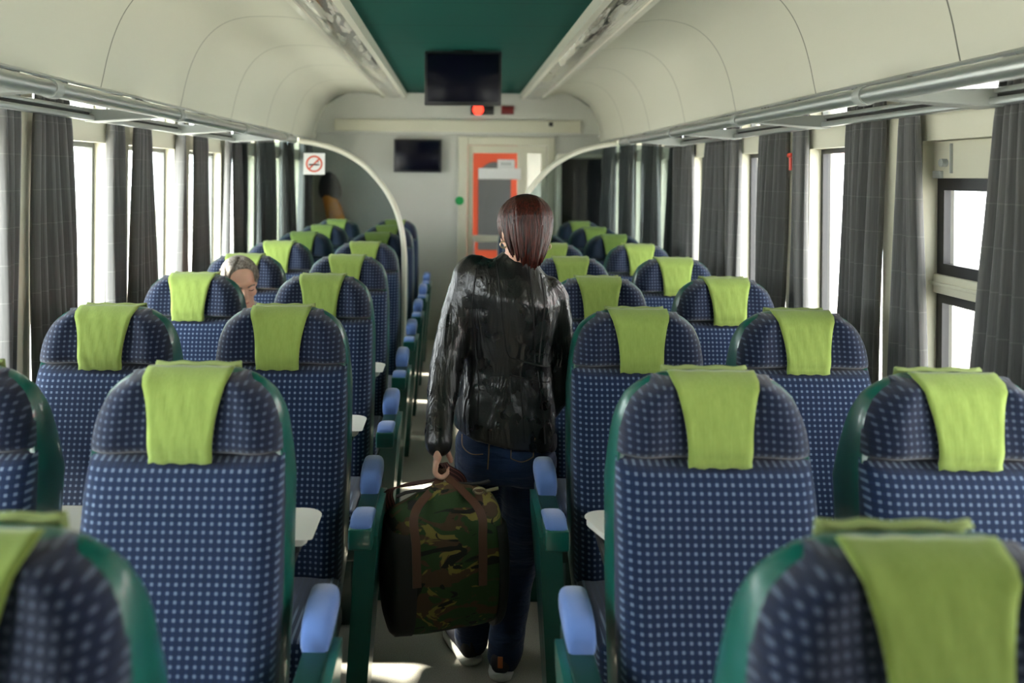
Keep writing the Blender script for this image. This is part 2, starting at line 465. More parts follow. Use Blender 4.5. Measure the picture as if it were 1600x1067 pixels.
# ceiling: green centre, lamp channels, coves
CL, CR, CZT = -0.50, 0.60, 2.37
bm = bmesh.new(); box(bm, (CL, Y0, CZT), (CR, Y1, CZT+0.05)); struct('ceiling', bm, M['green_ceiling'], smooth=False)
cove = [(0.84, 2.365), (0.98, 2.368), (1.07, 2.36), (1.15, 2.335), (1.22, 2.285), (1.275, 2.215), (1.315, 2.13), (1.342, 2.04), (1.36, 1.955), (1.372, 1.90)]
for side, sx in (('left', -1), ('right', 1)):
    x_in = (0.50+0.225) if sx < 0 else (0.60+0.225)
    cv = [(x_in, 2.345)] + [p for p in cove if p[0] > x_in+0.05]
    bm = bmesh.new()
    ys = [Y0+(Y1-Y0)*i/24 for i in range(25)]
    path = smooth_path([(sx*x, 0, z) for x, z in cv], 4)
    outer = [Vector((p.x+sx*0.012, 0, p.z+0.02)) for p in path]
    ring = path+outer[::-1]
    loft(bm, [[(p.x, y, p.z) for p in ring] for y in ys])
    struct('trim_%d' % (1 if sx < 0 else 2), bm, M['cove'], angle=60)
    xi = CL if sx < 0 else CR
    o_ = empty('ceiling_light', (xi+sx*0.115, 3.0, 2.34))
    tag(o_, 'long ribbed ceiling light along the %s edge of the green ceiling' % side, 'light', 'ceiling light strips')
    def L(x, z): return (xi+sx*x-o_.location.x, z-2.34)
    def strip(name, poly, m):
        b = bmesh.new(); prism(b, [L(x, z) for x, z in poly], 1, Y0-3.0+0.01, Y1-3.0-0.10); return obj(name, b, m, o_, smooth=False)
    strip('inner_frame', [(-0.012, 2.372), (0.022, 2.372), (0.030, 2.318), (-0.004, 2.318)], M['arch'])
    strip('outer_frame', [(0.195, 2.372), (0.232, 2.372), (0.228, 2.322), (0.199, 2.322)], M['arch'])
    strip('housing', [(0.0, 2.372), (0.22, 2.372), (0.22, 2.368), (0.0, 2.368)], M['rack_grey'])
    b = bmesh.new()
    pts = [(0.028+0.17*i/12, 2.333-0.016*math.sin(PI*i/12)) for i in range(13)]
    ring = [L(x, z) for x, z in pts] + [L(x, z+0.006) for x, z in pts[::-1]]
    loft(b, [[(p[0], y-3.0, p[1]) for p in ring] for y in [Y0+0.02+(Y1-0.14-Y0)*i/20 for i in range(21)]])
    obj('lamp_cover', b, M['diffuser'], o_, angle=60)

# end wall, beyond the last row
DX0, DX1, DZ = 0.095, 0.86, 1.88
bm = bmesh.new()
box(bm, (-1.47, Y1, 0), (DX0, Y1+0.06, 2.45)); box(bm, (DX1, Y1, 0), (1.47, Y1+0.06, 2.45)); box(bm, (DX0, Y1, DZ), (DX1, Y1+0.06, 2.45))
struct('wall_end', bm, M['wall_grey'], smooth=False)
bm = bmesh.new()
ring = [(-1.385, 1.98), (1.385, 1.98), (1.385, 2.05), (1.25, 2.25), (1.05, 2.372), (-1.05, 2.372), (-1.25, 2.25), (-1.385, 2.05)]
prism(bm, ring, 1, Y1-0.10, Y1-0.001)
struct('trim_3', bm, M['wall_grey'], smooth=False)
bm = bmesh.new(); box(bm, (-1.17, Y1-0.125, 2.0), (1.16, Y1-0.101, 2.115), 0.006); box(bm, (0.86, Y1-0.13, 2.06), (0.90, Y1-0.124, 2.10), mi=1)
struct('trim_4', bm, [M['cream'], M['black_plastic']], smooth=False)
bm = bmesh.new(); box(bm, (-1.47, Y0-0.06, 0), (1.47, Y0, 2.45)); struct('wall_back', bm, M['wall_grey'], smooth=False)
# door frame and door
bm = bmesh.new()
box(bm, (DX0-0.09, Y1-0.03, 0), (DX0+0.0, Y1+0.0, DZ+0.08), 0.006); box(bm, (DX1, Y1-0.03, 0), (DX1+0.07, Y1, DZ+0.08), 0.006)
box(bm, (DX0, Y1-0.03, DZ), (DX1, Y1, DZ+0.08), 0.006)
struct('trim_5', bm, M['cream'], smooth=False)
bm = bmesh.new()
yd0, yd1 = Y1+0.012, Y1+0.045
rim(bm, yd0, yd1, DX0+0.004, DX1-0.004, 0.012, DZ-0.004, 0.05, 0.07)
for v in bm.verts: v.co = Vector((v.co.y, v.co.x, v.co.z))
box(bm, (DX0+0.05, yd0, 0.95), (DX1-0.05, yd1, 1.01)); box(bm, (DX0+0.05, yd0, 0.08), (DX1-0.05, yd1, 0.50)); box(bm, (0.575, yd0, 1.01), (0.67, yd1, DZ-0.07))
dr = struct('door_1', bm, M['cream'], smooth=False)
b = bmesh.new(); q = [(DX0+0.05, Y1+0.03, 0.5), (DX1-0.05, Y1+0.03, 0.5), (DX1-0.05, Y1+0.03, DZ-0.07), (DX0+0.05, Y1+0.03, DZ-0.07)]
b.faces.new([b.verts.new(p) for p in q]); obj('door_glass', b, M['glass'], dr, smooth=False)
b = bmesh.new(); box(b, (0.20, Y1+0.005, 1.555), (0.61, Y1+0.011, 1.66), 0.003); box(b, (0.385, Y1+0.005, 1.66), (0.55, Y1+0.011, 1.745), 0.003)
for i in range(4): box(b, (0.42+0.025*i, Y1+0.003, 1.69), (0.435+0.025*i, Y1+0.006, 1.715), mi=1)
s_ = obj('white_sign', b, [M['white'], M['rack_grey']], None); tag(s_, 'stepped white notice stuck on the end door glass', 'notice')
b = bmesh.new(); tube(b, [(0.16, Y1+0.004, 0.98), (0.16, Y1-0.028, 0.98), (0.16, Y1-0.028, 0.80), (0.16, Y1+0.004, 0.80)], 0.009, 8); obj('door_handle', b, M['alu'], dr)
# vestibule beyond the door
bm = bmesh.new(); box(bm, (-1.47, Y1+1.5, 0), (1.47, Y1+1.56, 2.45)); box(bm, (-1.47, Y1+0.06, 2.40), (1.47, Y1+1.5, 2.46))
for q in (-1, 1):
    xa, xb = sorted((q*1.42, q*1.47))
    box(bm, (xa, Y1+0.06, 0), (xb, Y1+1.5, 0.9)); box(bm, (xa, Y1+0.06, 1.75), (xb, Y1+1.5, 2.40)); box(bm, (xa, Y1+0.06, 0.9), (xb, Y1+0.35, 1.75)); box(bm, (xa, Y1+1.2, 0.9), (xb, Y1+1.5, 1.75))
struct('wall_vestibule', bm, M['wall_grey'], smooth=False)
bm = bmesh.new()
Yv = Y1+1.47
box(bm, (0.09, Yv, 0.02), (0.68, Yv+0.028, 1.98))
pts = [(0.235, 0.75), (0.60, 0.75), (0.60, 1.55)]
pts += [(0.4175+0.1825*math.cos(PI*i/14), 1.55+0.19*math.sin(PI*i/14)) for i in range(15)] + [(0.235, 1.55)]
d2 = struct('door_2', bm, M['orange'], smooth=False)
b = bmesh.new(); prism(b, pts, 1, Yv-0.012, Yv-0.001); obj('door_window', b, M['door_pane'], d2, smooth=False)
# green disc on the frame post, jamb posts
bm = bmesh.new(); tube(bm, [(0.02, Y1-0.031, 1.345), (0.02, Y1-0.040, 1.345)], 0.042, 24); tube(bm, [(0.02, Y1-0.040, 1.345), (0.02, Y1-0.046, 1.345)], 0.030, 24)
tag(obj('door_button', bm, M['green_disc']), 'round green disc on the pale post left of the end door', 'button')
bm = bmesh.new(); box(bm, (0.935, Y1-0.16, 0), (0.985, Y1-0.002, 1.78), 0.01); box(bm, (0.935, Y1-0.16, 1.76), (1.375, Y1-0.10, 1.80), 0.01)
struct('trim_6', bm, M['arch'], smooth=False)
bm = bmesh.new(); box(bm, (0.99, Y1-0.05, 0.0), (1.375, Y1-0.003, 1.755), 0.004); struct('trim_7', bm, M['coat_dark'], smooth=False)

# ================================================================== outside
bm = bmesh.new(); box(bm, (-60, -40, -1.3), (60, 60, -1.2)); g_ = obj('ground', bm, M['platform'], smooth=False); g_['kind'] = 'structure'
b_ = empty('station_building', (9.0, 8.0, -1.2)); tag(b_, 'pale station building beyond the right-hand windows', 'building')
bm = bmesh.new(); box(bm, (0, -22, 0.001), (4, 26, 5.2)); obj('facade', bm, M['render_wall'], b_, smooth=False)
bm = bmesh.new(); box(bm, (-0.1, -22, 3.3), (0, 26, 3.75)); obj('red_band', bm, M['station_red'], b_, smooth=False)
for i in range(16):
    bm = bmesh.new(); yy = -20+i*2.8; box(bm, (-0.04, yy, 1.0), (-0.001, yy+1.5, 2.9)); obj('window', bm, M['station_glass'], b_, smooth=False)
bm = bmesh.new(); box(bm, (3.0, -40, -1.2), (8.9, 60, -0.55)); pf = obj('platform', bm, M['platform'], smooth=False); pf['kind'] = 'structure'

# ================================================================== luggage racks
ZR = 1.797
for side, sx in (('left', -1), ('right', 1)):
    r_ = empty('luggage_rack', (sx*XW, 3.0, ZR)); tag(r_, 'long metal luggage rack above the %s windows' % side, 'luggage rack', 'luggage racks')
    def R(x, y, z): return (sx*(x-XW), y-3.0, z-ZR)
    b = bmesh.new(); tube(b, [R(1.0, Y0+0.02, ZR+0.004), R(1.0, 5.48, ZR+0.004)], 0.021, 14)
    obj('front_rail', b, M['alu'], r_)
    b = bmesh.new(); prism(b, [(sx*(1.012-XW), 0.012), (sx*(1.045-XW), 0.018), (sx*(1.045-XW), 0.030), (sx*(1.008-XW), 0.027)], 1, Y0-2.98, 2.45); obj('rail_flange', b, M['rack_grey'], r_, smooth=False)
    b = bmesh.new()
    for z0, z1, x0 in ((-0.022, -0.004, 1.265), (0.006, 0.020, 1.275)):
        lo, hi = R(x0, Y0+0.02, ZR+z0), R(1.300, 5.48, ZR+z1)
        box(b, [min(p, q) for p, q in zip(lo, hi)], [max(p, q) for p, q in zip(lo, hi)], 0.004)
    obj('wall_rail', b, M['alu'], r_)
    b = bmesh.new(); lo, hi = R(1.283, Y0+0.02, ZR-0.004), R(1.300, 5.48, ZR+0.006); box(b, [min(p, q) for p, q in zip(lo, hi)], [max(p, q) for p, q in zip(lo, hi)]); obj('dark_slot', b, M['black_gap'], r_, smooth=False)
    for i in range(-3, 3):
        yb = 3.17+i*0.985-0.0
        if yb > 5.85: continue
        b = bmesh.new()
        top = [R(1.30, yb-0.055, ZR+0.021), R(1.30, yb+0.055, ZR+0.021), R(1.02, yb+0.018, ZR+0.012), R(1.02, yb-0.018, ZR+0.012)]
        bot = [R(1.30, yb-0.055, ZR-0.026), R(1.30, yb+0.055, ZR-0.026), R(1.02, yb+0.018, ZR-0.006), R(1.02, yb-0.018, ZR-0.006)]
        loft(b, [bot, top]); obj('bracket', b, M['rack_grey'], r_, smooth=False, bevel=0.004)
    for k in range(-2, 4):
        b = bmesh.new(); lo, hi = R(1.29, E0+k*PITCH+0.105, ZR-0.012), R(1.379, E0+k*PITCH+0.130, ZR+0.008); box(b, [min(p, q) for p, q in zip(lo, hi)], [max(p, q) for p, q in zip(lo, hi)]); obj('wall_stub', b, M['rack_grey'], r_, smooth=False)
    for i in range(-3, 3):
        yb = 3.17+i*0.985+0.02
        if yb > 5.85: continue
        b = bmesh.new(); tube(b, [R(1.0, yb-0.02, ZR+0.004), R(1.0, yb+0.02, ZR+0.004)], 0.0245, 14); obj('rail_collar', b, M['rack_grey'], r_)

# ================================================================== partition with arched tubes and smoked glass
YP = 5.515
for side, sx in (('left', -1), ('right', 1)):
    arch = [(0.345, 0.0), (0.345, 0.5), (0.345, 0.95), (0.350, 1.12), (0.372, 1.26), (0.42, 1.40), (0.50, 1.53), (0.62, 1.655), (0.76, 1.74), (0.90, 1.785), (0.985, 1.80)]
    arch = [(x*0.9356, max(0.0, 1.6+(z-1.6)*0.9356)) if i else (x*0.9356, 0.0) for i, (x, z) in enumerate(arch)]; arch[-1] = (0.975, 1.797)
    p_ = empty('partition', (sx*0.3228, YP, 0)); tag(p_, 'smoked glass partition with an arched cream tube on the %s of the aisle' % side, 'partition', 'glass partitions')
    path = smooth_path([(sx*(x-0.3228), 0, z) for x, z in arch], 6)
    b = bmesh.new(); tube(b, path, 0.017, 10, flat=0.019); obj('arch_tube', b, M['arch'], p_)
    inner = [(v.x, v.z) for v in path]
    poly = inner + [(sx*(1.378-0.3228), 1.77), (sx*(1.378-0.3228), 0.0)]
    b = bmesh.new(); prism(b, poly, 1, -0.004, 0.004); obj('smoked_glass', b, M['smoked'], p_, smooth=False)
# no smoking plate on the left glass
ns = empty('no_smoking_sign', P(491, 256, YP-0.007))
tag(ns, 'small white no smoking sign on the left glass partition', 'sign')
b = bmesh.new(); box(b, (-0.066, -0.002, -0.066), (0.066, 0.002, 0.066), 0.0); obj('plate', b, M['white'], ns, smooth=False, bevel=0.0015)
b = bmesh.new()
tube(b, [(0.046*math.cos(2*PI*i/40), -0.003, 0.046*math.sin(2*PI*i/40)) for i in range(41)], 0.0055, 8, flat=0.0015)
ribbon(b, [(-0.033, -0.003, -0.033), (0.033, -0.003, 0.033)], 0.010, 0.002, (1, 0, -1)); obj('red_ring', b, M['sign_red'], ns)
b = bmesh.new(); box(b, (-0.032, -0.0040, -0.010), (0.026, -0.0022, 0.0)); box(b, (0.028, -0.004, -0.010), (0.033, -0.0022, 0.0))
tube(b, [(0.02+0.006*math.sin(i), -0.003, 0.008+0.004*i) for i in range(5)], 0.0025, 6, flat=0.0008); obj('cigarette_symbol', b, M['sign_black'], ns)

# ================================================================== screens, lamps, coat
def television(name, lo, hi, y, label, mount):
    w_, h_ = hi[0]-lo[0], hi[1]-lo[1]
    o = empty(name, ((lo[0]+hi[0])/2, y, lo[1])); tag(o, label, 'television', 'black screens')
    b = bmesh.new(); box(b, (-w_/2, 0, 0), (w_/2, 0.05, h_), 0.006); obj('casing', b, M['black_plastic'], o)
    b = bmesh.new(); box(b, (-w_/2+0.018, -0.003, 0.022), (w_/2-0.018, 0.003, h_-0.018), 0.001); obj('screen', b, M['screen'], o)
    b = bmesh.new()
    if mount == 'ceiling':
        box(b, (-0.05, 0.05, h_*0.45), (0.05, 0.075, h_*0.8)); tube(b, [(0, 0.07, h_*0.6), (0, 0.07, 2.372-lo[1])], 0.016, 10); box(b, (-0.06, 0.02, 2.362-lo[1]), (0.06, 0.12, 2.371-lo[1]))
    else:
        box(b, (-0.08, 0.05, h_*0.3), (0.08, Y1-y-0.001, h_*0.7))
    obj('bracket', b, M['black_plastic'], o, smooth=False)
a, c = P(663, 164, 5.55), P(784, 80, 5.55)
television('television', (a.x, a.z), (c.x, c.z-0.003), 5.55, 'black television hanging from the green ceiling over the aisle', 'ceiling')
a, c = P(615, 269, Y1-0.08), P(690, 218, Y1-0.08)
television('television', (a.x, a.z), (c.x, c.z), Y1-0.08, 'smaller black screen on the end wall left of the door', 'wall')
ol = empty('indicator_lamp', P(747, 172, Y1-0.12)); tag(ol, 'lit red indicator lamp in a black box above the end door', 'lamp')
b = bmesh.new(); box(b, (-0.07, 0, -0.045), (0.15, 0.019, 0.045), 0.004); obj('case', b, M['black_plastic'], ol)
b = bmesh.new(); tube(b, [(0, -0.012, 0.005), (0, 0.001, 0.005)], 0.052, 20); obj('lens', b, M['red_lamp'], ol)
bm = bmesh.new(); q = P(793, 172, Y1-0.12); box(bm, (q.x-0.06, q.y, q.z-0.04), (q.x+0.06, q.y+0.019, q.z+0.04), 0.006)
tag(obj('alarm_box', bm, M['dark_red']), 'dark red box beside the lit lamp above the end door', 'box')
# coat on the end wall
ct = empty('coat', P(514, 268, Y1-0.07)); tag(ct, 'orange and black coat hanging on the end wall behind the left seats', 'coat')
b = bmesh.new()
def coatring(z, w_, d_, cx=0, n=18): return [(cx+w_*math.cos(2*PI*k/n)*(1+0.12*math.sin(5*k+z*30)), d_*math.sin(2*PI*k/n), z) for k in range(n)]
loft(b, [coatring(0.0, 0.03, 0.03), coatring(-0.05, 0.09, 0.05), coatring(-0.16, 0.11, 0.055, 0.01), coatring(-0.28, 0.12, 0.06, 0.02)]); obj('collar_and_shoulders', b, M['coat_dark'], ct, sub=1)
b = bmesh.new(); loft(b, [coatring(-0.20, 0.06, 0.062, -0.02), coatring(-0.30, 0.085, 0.066, 0.03), coatring(-0.42, 0.09, 0.066, 0.07), coatring(-0.55, 0.09, 0.06, 0.08)]); obj('orange_panel', b, M['coat_orange'], ct, sub=1)

# ================================================================== seats
def hw(z):
    tab = [(0.30, 0.186), (0.45, 0.204), (0.75, 0.208), (0.95, 0.205), (1.03, 0.200), (1.06, 0.197), (1.09, 0.193), (1.115, 0.186), (1.145, 0.171), (1.165, 0.151), (1.18, 0.126), (1.19, 0.092)]
    if z <= tab[0][0]: return tab[0][1]
    for (a, p), (b, q) in zip(tab, tab[1:]):
        if z <= b: return p+(q-p)*(z-a)/(b-a)
    return tab[-1][1]
def lean(z): return -(1.19-z)*math.tan(math.radians(9.5))
def seat_outline():
    zs = [0.30, 0.38, 0.45, 0.6, 0.75, 0.85, 0.95, 1.0, 1.03, 1.06, 1.09, 1.11, 1.13, 1.145, 1.16, 1.17, 1.18, 1.186, 1.19]
    right = [(hw(z), z) for z in zs]
    mid = [(0.03, 1.192), (-0.03, 1.192)]
    return right + mid + [(-x, z) for x, z in right[::-1]]
def inset(poly, d):
    out = []; n = len(poly)
    for i in range(n):
        a, p, b = poly[i-1], poly[i], poly[(i+1) % n]
        tx, tz = b[0]-a[0], b[1]-a[1]; l = math.hypot(tx, tz) or 1
        out.append((p[0]-tz/l*d, p[1]+tx/l*d))
    return out
def make_shell(par):
    o = seat_outline(); bm = bmesh.new()
    spec = [(0.000, 0.050), (-0.002, 0.030), (-0.010, 0.010), (-0.022, 0.001), (-0.034, 0.0), (-0.046, 0.001), (-0.054, 0.005), (-0.054, 0.014), (-0.048, 0.020), (-0.042, 0.030)]
    loft(bm, [[(x, y+lean(z)+(1.0, 1.0, 0.93, 0.8, 0.5, 0.15, 0, 0, 0, 0)[i]*min(0.12, max(0, (1.175-z))*0.55), z) for x, z in inset(o, d)] for i, (y, d) in enumerate(spec)])
    return obj('shell', bm, M['shell'], par, angle=50)
def cushion(name, z0, z1, half, front, m, par, wing=0.0, nu=26, nv=16, topdome=False, pu=6, pv=5):
    """upholstered block with bulged front, wrapped edges; half(z) = half width; front(u, z) = forward distance"""
    bm = bmesh.new(); g = []
    for j in range(nv+1):
        v = -1+2*j/nv; v = math.sin(v*PI/2)*0.5+v*0.5
        row = []
        for i in range(nu+1):
            u = -1+2*i/nu; u = math.sin(u*PI/2)*0.5+u*0.5
            z = (z0+z1)/2+v*(z1-z0)/2
            x = u*half(z)
            e = max(0.0, 1-abs(u)**pu)**0.42*max(0.0, 1-abs(v)**pv)**0.42
            y = lean(z)-0.048-e*front(u, v, z)
            row.append((x, y, z))
        g.append(row)
    vs = [[bm.verts.new(p) for p in r] for r in g]
    for j in range(nv):
        for i in range(nu): bm.faces.new((vs[j][i], vs[j][i+1], vs[j+1][i+1], vs[j+1][i]))
    border = vs[0] + [r[-1] for r in vs[1:]] + vs[-1][-2::-1] + [r[0] for r in vs[-2:0:-1]]
    back = [bm.verts.new((v.co.x*0.98, lean(v.co.z)-0.046+0.012, v.co.z)) for v in border]
    nb = len(border)
    for i in range(nb): bm.faces.new((border[i], border[(i+1) % nb], back[(i+1) % nb], back[i]))
    bm.faces.new(back)
    return obj(name, bm, m, par, angle=70)
ZSEAM = 1.028
def head_half(z):
    t = max(0.0, min(1.0, (z-ZSEAM)/(1.186-ZSEAM)))
    return (hw(min(z+0.003, 1.180))-0.003)
def head_front(u, v, z): return 0.052+0.022*math.exp(-((abs(u)-0.78)/0.22)**2)-0.006*v
def back_half(z): return hw(z)-0.001
def back_front(u, v, z): return 0.058+0.020*math.exp(-((abs(u)-0.82)/0.18)**2)*max(0, -v*0.5+0.6)+0.012*math.exp(-((v+0.35)/0.4)**2)
def make_cover(par):
    nu, nv = 12, 16; rows = []
    for j in range(nv+1):
        t = j/nv
        if t < 0.82:
            q = t/0.82; z = 1.018+(1.183-1.018)*q
            half = 0.063+0.010*q+0.015*q**3-0.002*math.sin(q*PI)
            zz = max(z, ZSEAM+0.004); v = (zz-(ZSEAM+1.186)/2)/((1.186-ZSEAM)/2)
            def yy(x):
                hh = head_half(min(zz, 1.176)); u = max(-0.93, min(0.93, x/hh))
                e = max(0.12, 1-abs(u)**6)**0.42*max(0.10, 1-abs(min(0.985, max(-0.9, v)))**7)**0.42
                return lean(z)-0.048-e*head_front(u, v, zz)-0.007
        else:
            q = (t-0.82)/0.18; half = 0.088+0.002*q; z = 1.183+0.012*math.sin(q*PI/2)
            y_0 = lean(1.183)-0.048-0.034; y_1 = -0.052
            def yy(x): return y_0+(y_1-y_0)*q
        rows.append([(half*(2*i/nu-1), yy(half*(2*i/nu-1))+0.0015*math.sin(i*2.1+j*0.7), z+0.002*math.sin(i*1.7)*(1 if j in (0,) else 0.3)) for i in range(nu+1)])
    bm = bmesh.new()
    vs = [[bm.verts.new(p) for p in r] for r in rows]
    for j in range(nv):
        for i in range(nu): bm.faces.new((vs[j][i], vs[j][i+1], vs[j+1][i+1], vs[j+1][i]))
    o = obj('headrest_cover', bm, M['cloth'], par, angle=180)
    s = o.modifiers.new('t', 'SOLIDIFY'); s.thickness = 0.003; s.offset = 1
    bm = bmesh.new()
    rows = []
    for y, z in ((-0.012, 1.1895), (-0.003, 1.1955), (0.0035, 1.193), (0.010, 1.165), (0.028, 1.12)):
        rows.append([(0.090*(2*i/14-1), y+0.0015*math.sin(i*1.9), z+0.0016*math.sin(i*1.3+2)) for i in range(15)])
    vs = [[bm.verts.new(p) for p in r] for r in rows]
    for a, b in zip(vs, vs[1:]):
        for i in range(14): bm.faces.new((a[i], a[i+1], b[i+1], b[i]))
    f = obj('rear_flap', bm, M['cloth_edge'], o, angle=180)
    s = f.modifiers.new('t', 'SOLIDIFY'); s.thickness = 0.003; s.offset = 0
def make_tray(par):
    bm = bmesh.new()
    def rr(x0, x1, y0, y1, r, z, n=6):
        pts = []
        for cx, cy, a0 in ((x1-r, y1-r, 0), (x0+r, y1-r, 90), (x0+r, y0+0.01, 180), (x1-0.01, y0+0.01, 270)):
            q = r if a0 in (0, 90) else 0.01
            for i in range(n+1):
                a = math.radians(a0+90*i/n); pts.append((cx+q*math.cos(a), cy+q*math.sin(a), z))
        return pts
    loft(bm, [rr(-0.205, 0.205, 0.12, 0.295, 0.05, 0.752), rr(-0.21, 0.212, 0.118, 0.30, 0.055, 0.758), rr(-0.21, 0.212, 0.118, 0.30, 0.055, 0.770), rr(-0.215, 0.228, 0.10, 0.295, 0.05, 0.775)])
    o = obj('tray_table', bm, M['white_plastic'], par, angle=50)
    for s in (-1, 1):
        b = bmesh.new(); tube(b, [(s*0.18, -0.035, 0.66), (s*0.18, 0.10, 0.722), (s*0.18, 0.25, 0.738)], 0.011, 8); obj('tray_arm', b, M['black_plastic'], o)
    b = bmesh.new(); loft(b, [rr(-0.19, 0.195, 0.125, 0.28, 0.05, 0.735), rr(-0.19, 0.195, 0.125, 0.28, 0.05, 0.7515)]); obj('tray_underside', b, M['black_plastic'], o, angle=50)
def make_seat(kind, arm):
    o = empty('train_seat', (0, 0, 0)); o['category'] = 'seat'
    make_shell(o)
    cushion('backrest', 0.40, ZSEAM-0.002, back_half, back_front, M['moquette'], o, nv=26, pv=14)
    cushion('headrest', ZSEAM+0.002, 1.186, head_half, head_front, M['moquette_head'], o, pv=7)
    make_cover(o)
    bm = bmesh.new()
    box(bm, (-0.20, -0.62, 0.34), (0.20, -0.17, 0.46), 0.035, 4)
    for v in bm.verts: v.co.z += -0.06*(v.co.y+0.62)*0.6+0.01
    obj('seat_cushion', bm, M['moquette'], o, angle=60)
    bm = bmesh.new(); box(bm, (-0.20, -0.58, 0.28), (0.20, -0.14, 0.335), 0.01); box(bm, (-0.17, -0.45, 0.0), (-0.12, -0.20, 0.28), 0.008); box(bm, (0.12, -0.45, 0.0), (0.17, -0.20, 0.28), 0.008)
    obj('pedestal', bm, M['shell_dark'], o)
    if arm:
        s = arm; ax = 0.284
        # side frame: leaning panel from the armrest down to the floor
        bm = bmesh.new()
        poly = [(-0.43, 0.655), (-0.375, 0.672), (-0.12, 0.672), (-0.09, 0.60), (-0.13, 0.40), (-0.11, 0.0), (-0.26, 0.0), (-0.30, 0.10), (-0.36, 0.40)]
        def sh(x, z): return s*(x - 0.050*(1-z/0.67))
        rings = []
        for x in (0.268, 0.272, 0.322, 0.326):
            ins = 0.004 if x in (0.254, 0.312) else 0.0
            rings.append([(sh(x, z), y*(1-ins)+(-0.25*ins), z+(0.33-z)*ins) for y, z in poly])
        loft(bm, rings); obj('side_frame', bm, M['shell'], o, angle=30)
        bm = bmesh.new(); box(bm, (-0.031, -0.475, 0.634), (0.031, -0.375, 0.690), 0.006, 3)
        for v in bm.verts: v.co.x += s*ax
        obj('armrest_end', bm, M['shell'], o)
        bm = bmesh.new()
        rings = []
        for y, zt, w_, h_ in ((-0.472, 0.694, 0.022, 0.006), (-0.464, 0.699, 0.028, 0.011), (-0.42, 0.704, 0.030, 0.014), (-0.37, 0.700, 0.030, 0.012), (-0.325, 0.692, 0.028, 0.010)):
            rings.append([(s*ax+w_*math.copysign(abs(math.cos(a))**0.6, math.cos(a)), y, zt-0.010+h_*math.copysign(abs(math.sin(a))**0.7, math.sin(a))) for a in [2*PI*k/18 for k in range(18)]])
        loft(bm, rings); obj('armrest_cap', bm, M['pad'], o, angle=70)
        bm = bmesh.new(); rings = []
        for y, zt, w_, h_ in ((-0.190, 0.715, 0.020, 0.020), (-0.182, 0.726, 0.028, 0.030), (-0.15, 0.735, 0.031, 0.033), (-0.10, 0.742, 0.032, 0.034), (-0.05, 0.745, 0.031, 0.032), (-0.03, 0.738, 0.022, 0.022)):
            rings.append([(s*(ax-0.004)+w_*math.copysign(abs(math.cos(a))**0.6, math.cos(a)), y, zt-0.030+h_*math.copysign(abs(math.sin(a))**0.7, math.sin(a))) for a in [2*PI*k/20 for k in range(20)]])
        loft(bm, rings); obj('armrest_pad', bm, M['pad'], o, angle=70)
        bm = bmesh.new(); box(bm, (-0.026, -0.375, 0.640), (0.026, -0.06, 0.678), 0.006)
        for v in bm.verts: v.co.x += s*(ax-0.002)
        obj('armrest_rail', bm, M['shell_dark'], o)
    return o
ORD = ['nearest', 'second', 'third', 'fourth', 'fifth', 'sixth', 'seventh', 'eighth', 'last']
protos = {}
for key, arm in (('la', 1), ('ra', -1), ('w', 0)): protos[key] = [make_seat(key, arm), False]
SX = {'la': [-0.550, -0.548, -0.526, -0.532]+[-0.540]*5, 'ra': [0.518, 0.528, 0.547, 0.562]+[0.560]*5,
      'lw': [0, -1.055, -1.040, -1.046]+[-1.045]*5, 'rw': [0, 1.027, 1.038, 1.066]+[1.068]*5}
seats = {}
trays = {('la', 1), ('la', 2), ('ra', 1), ('lw', 1), ('la', 3)}
for r in range(9):
    for c in ('lw', 'la', 'ra', 'rw'):
        if r == 0 and c in ('lw', 'rw'): continue
        pk = c if c in ('la', 'ra') else 'w'
        pr = protos[pk]
        if not pr[1]: o = pr[0]; pr[1] = True
        else:
            o = copy_tree(pr[0])
        o.location = (SX[c][r], 1.06+PITCH*r+(-0.02 if (c == 'lw' and r == 2) else 0), 0)
        side = 'left' if c[0] == 'l' else 'right'
        wn = 'aisle' if c[1] == 'a' else 'window'
        near = ORD[r] if c[1] == 'a' else ['', 'nearest', 'second', 'third', 'fourth', 'fifth', 'sixth', 'seventh', 'last'][r]
        beyond = ', beyond glass partition' if r >= 6 else ''
        seats[(c, r)] = o
        lab = 'blue dotted seat with lime head cloth, %s in %s %s column%s' % (near, side, wn, beyond)
        tag(o, lab, 'seat', 'train seats facing the camera')
for key in trays: make_tray(seats[key])

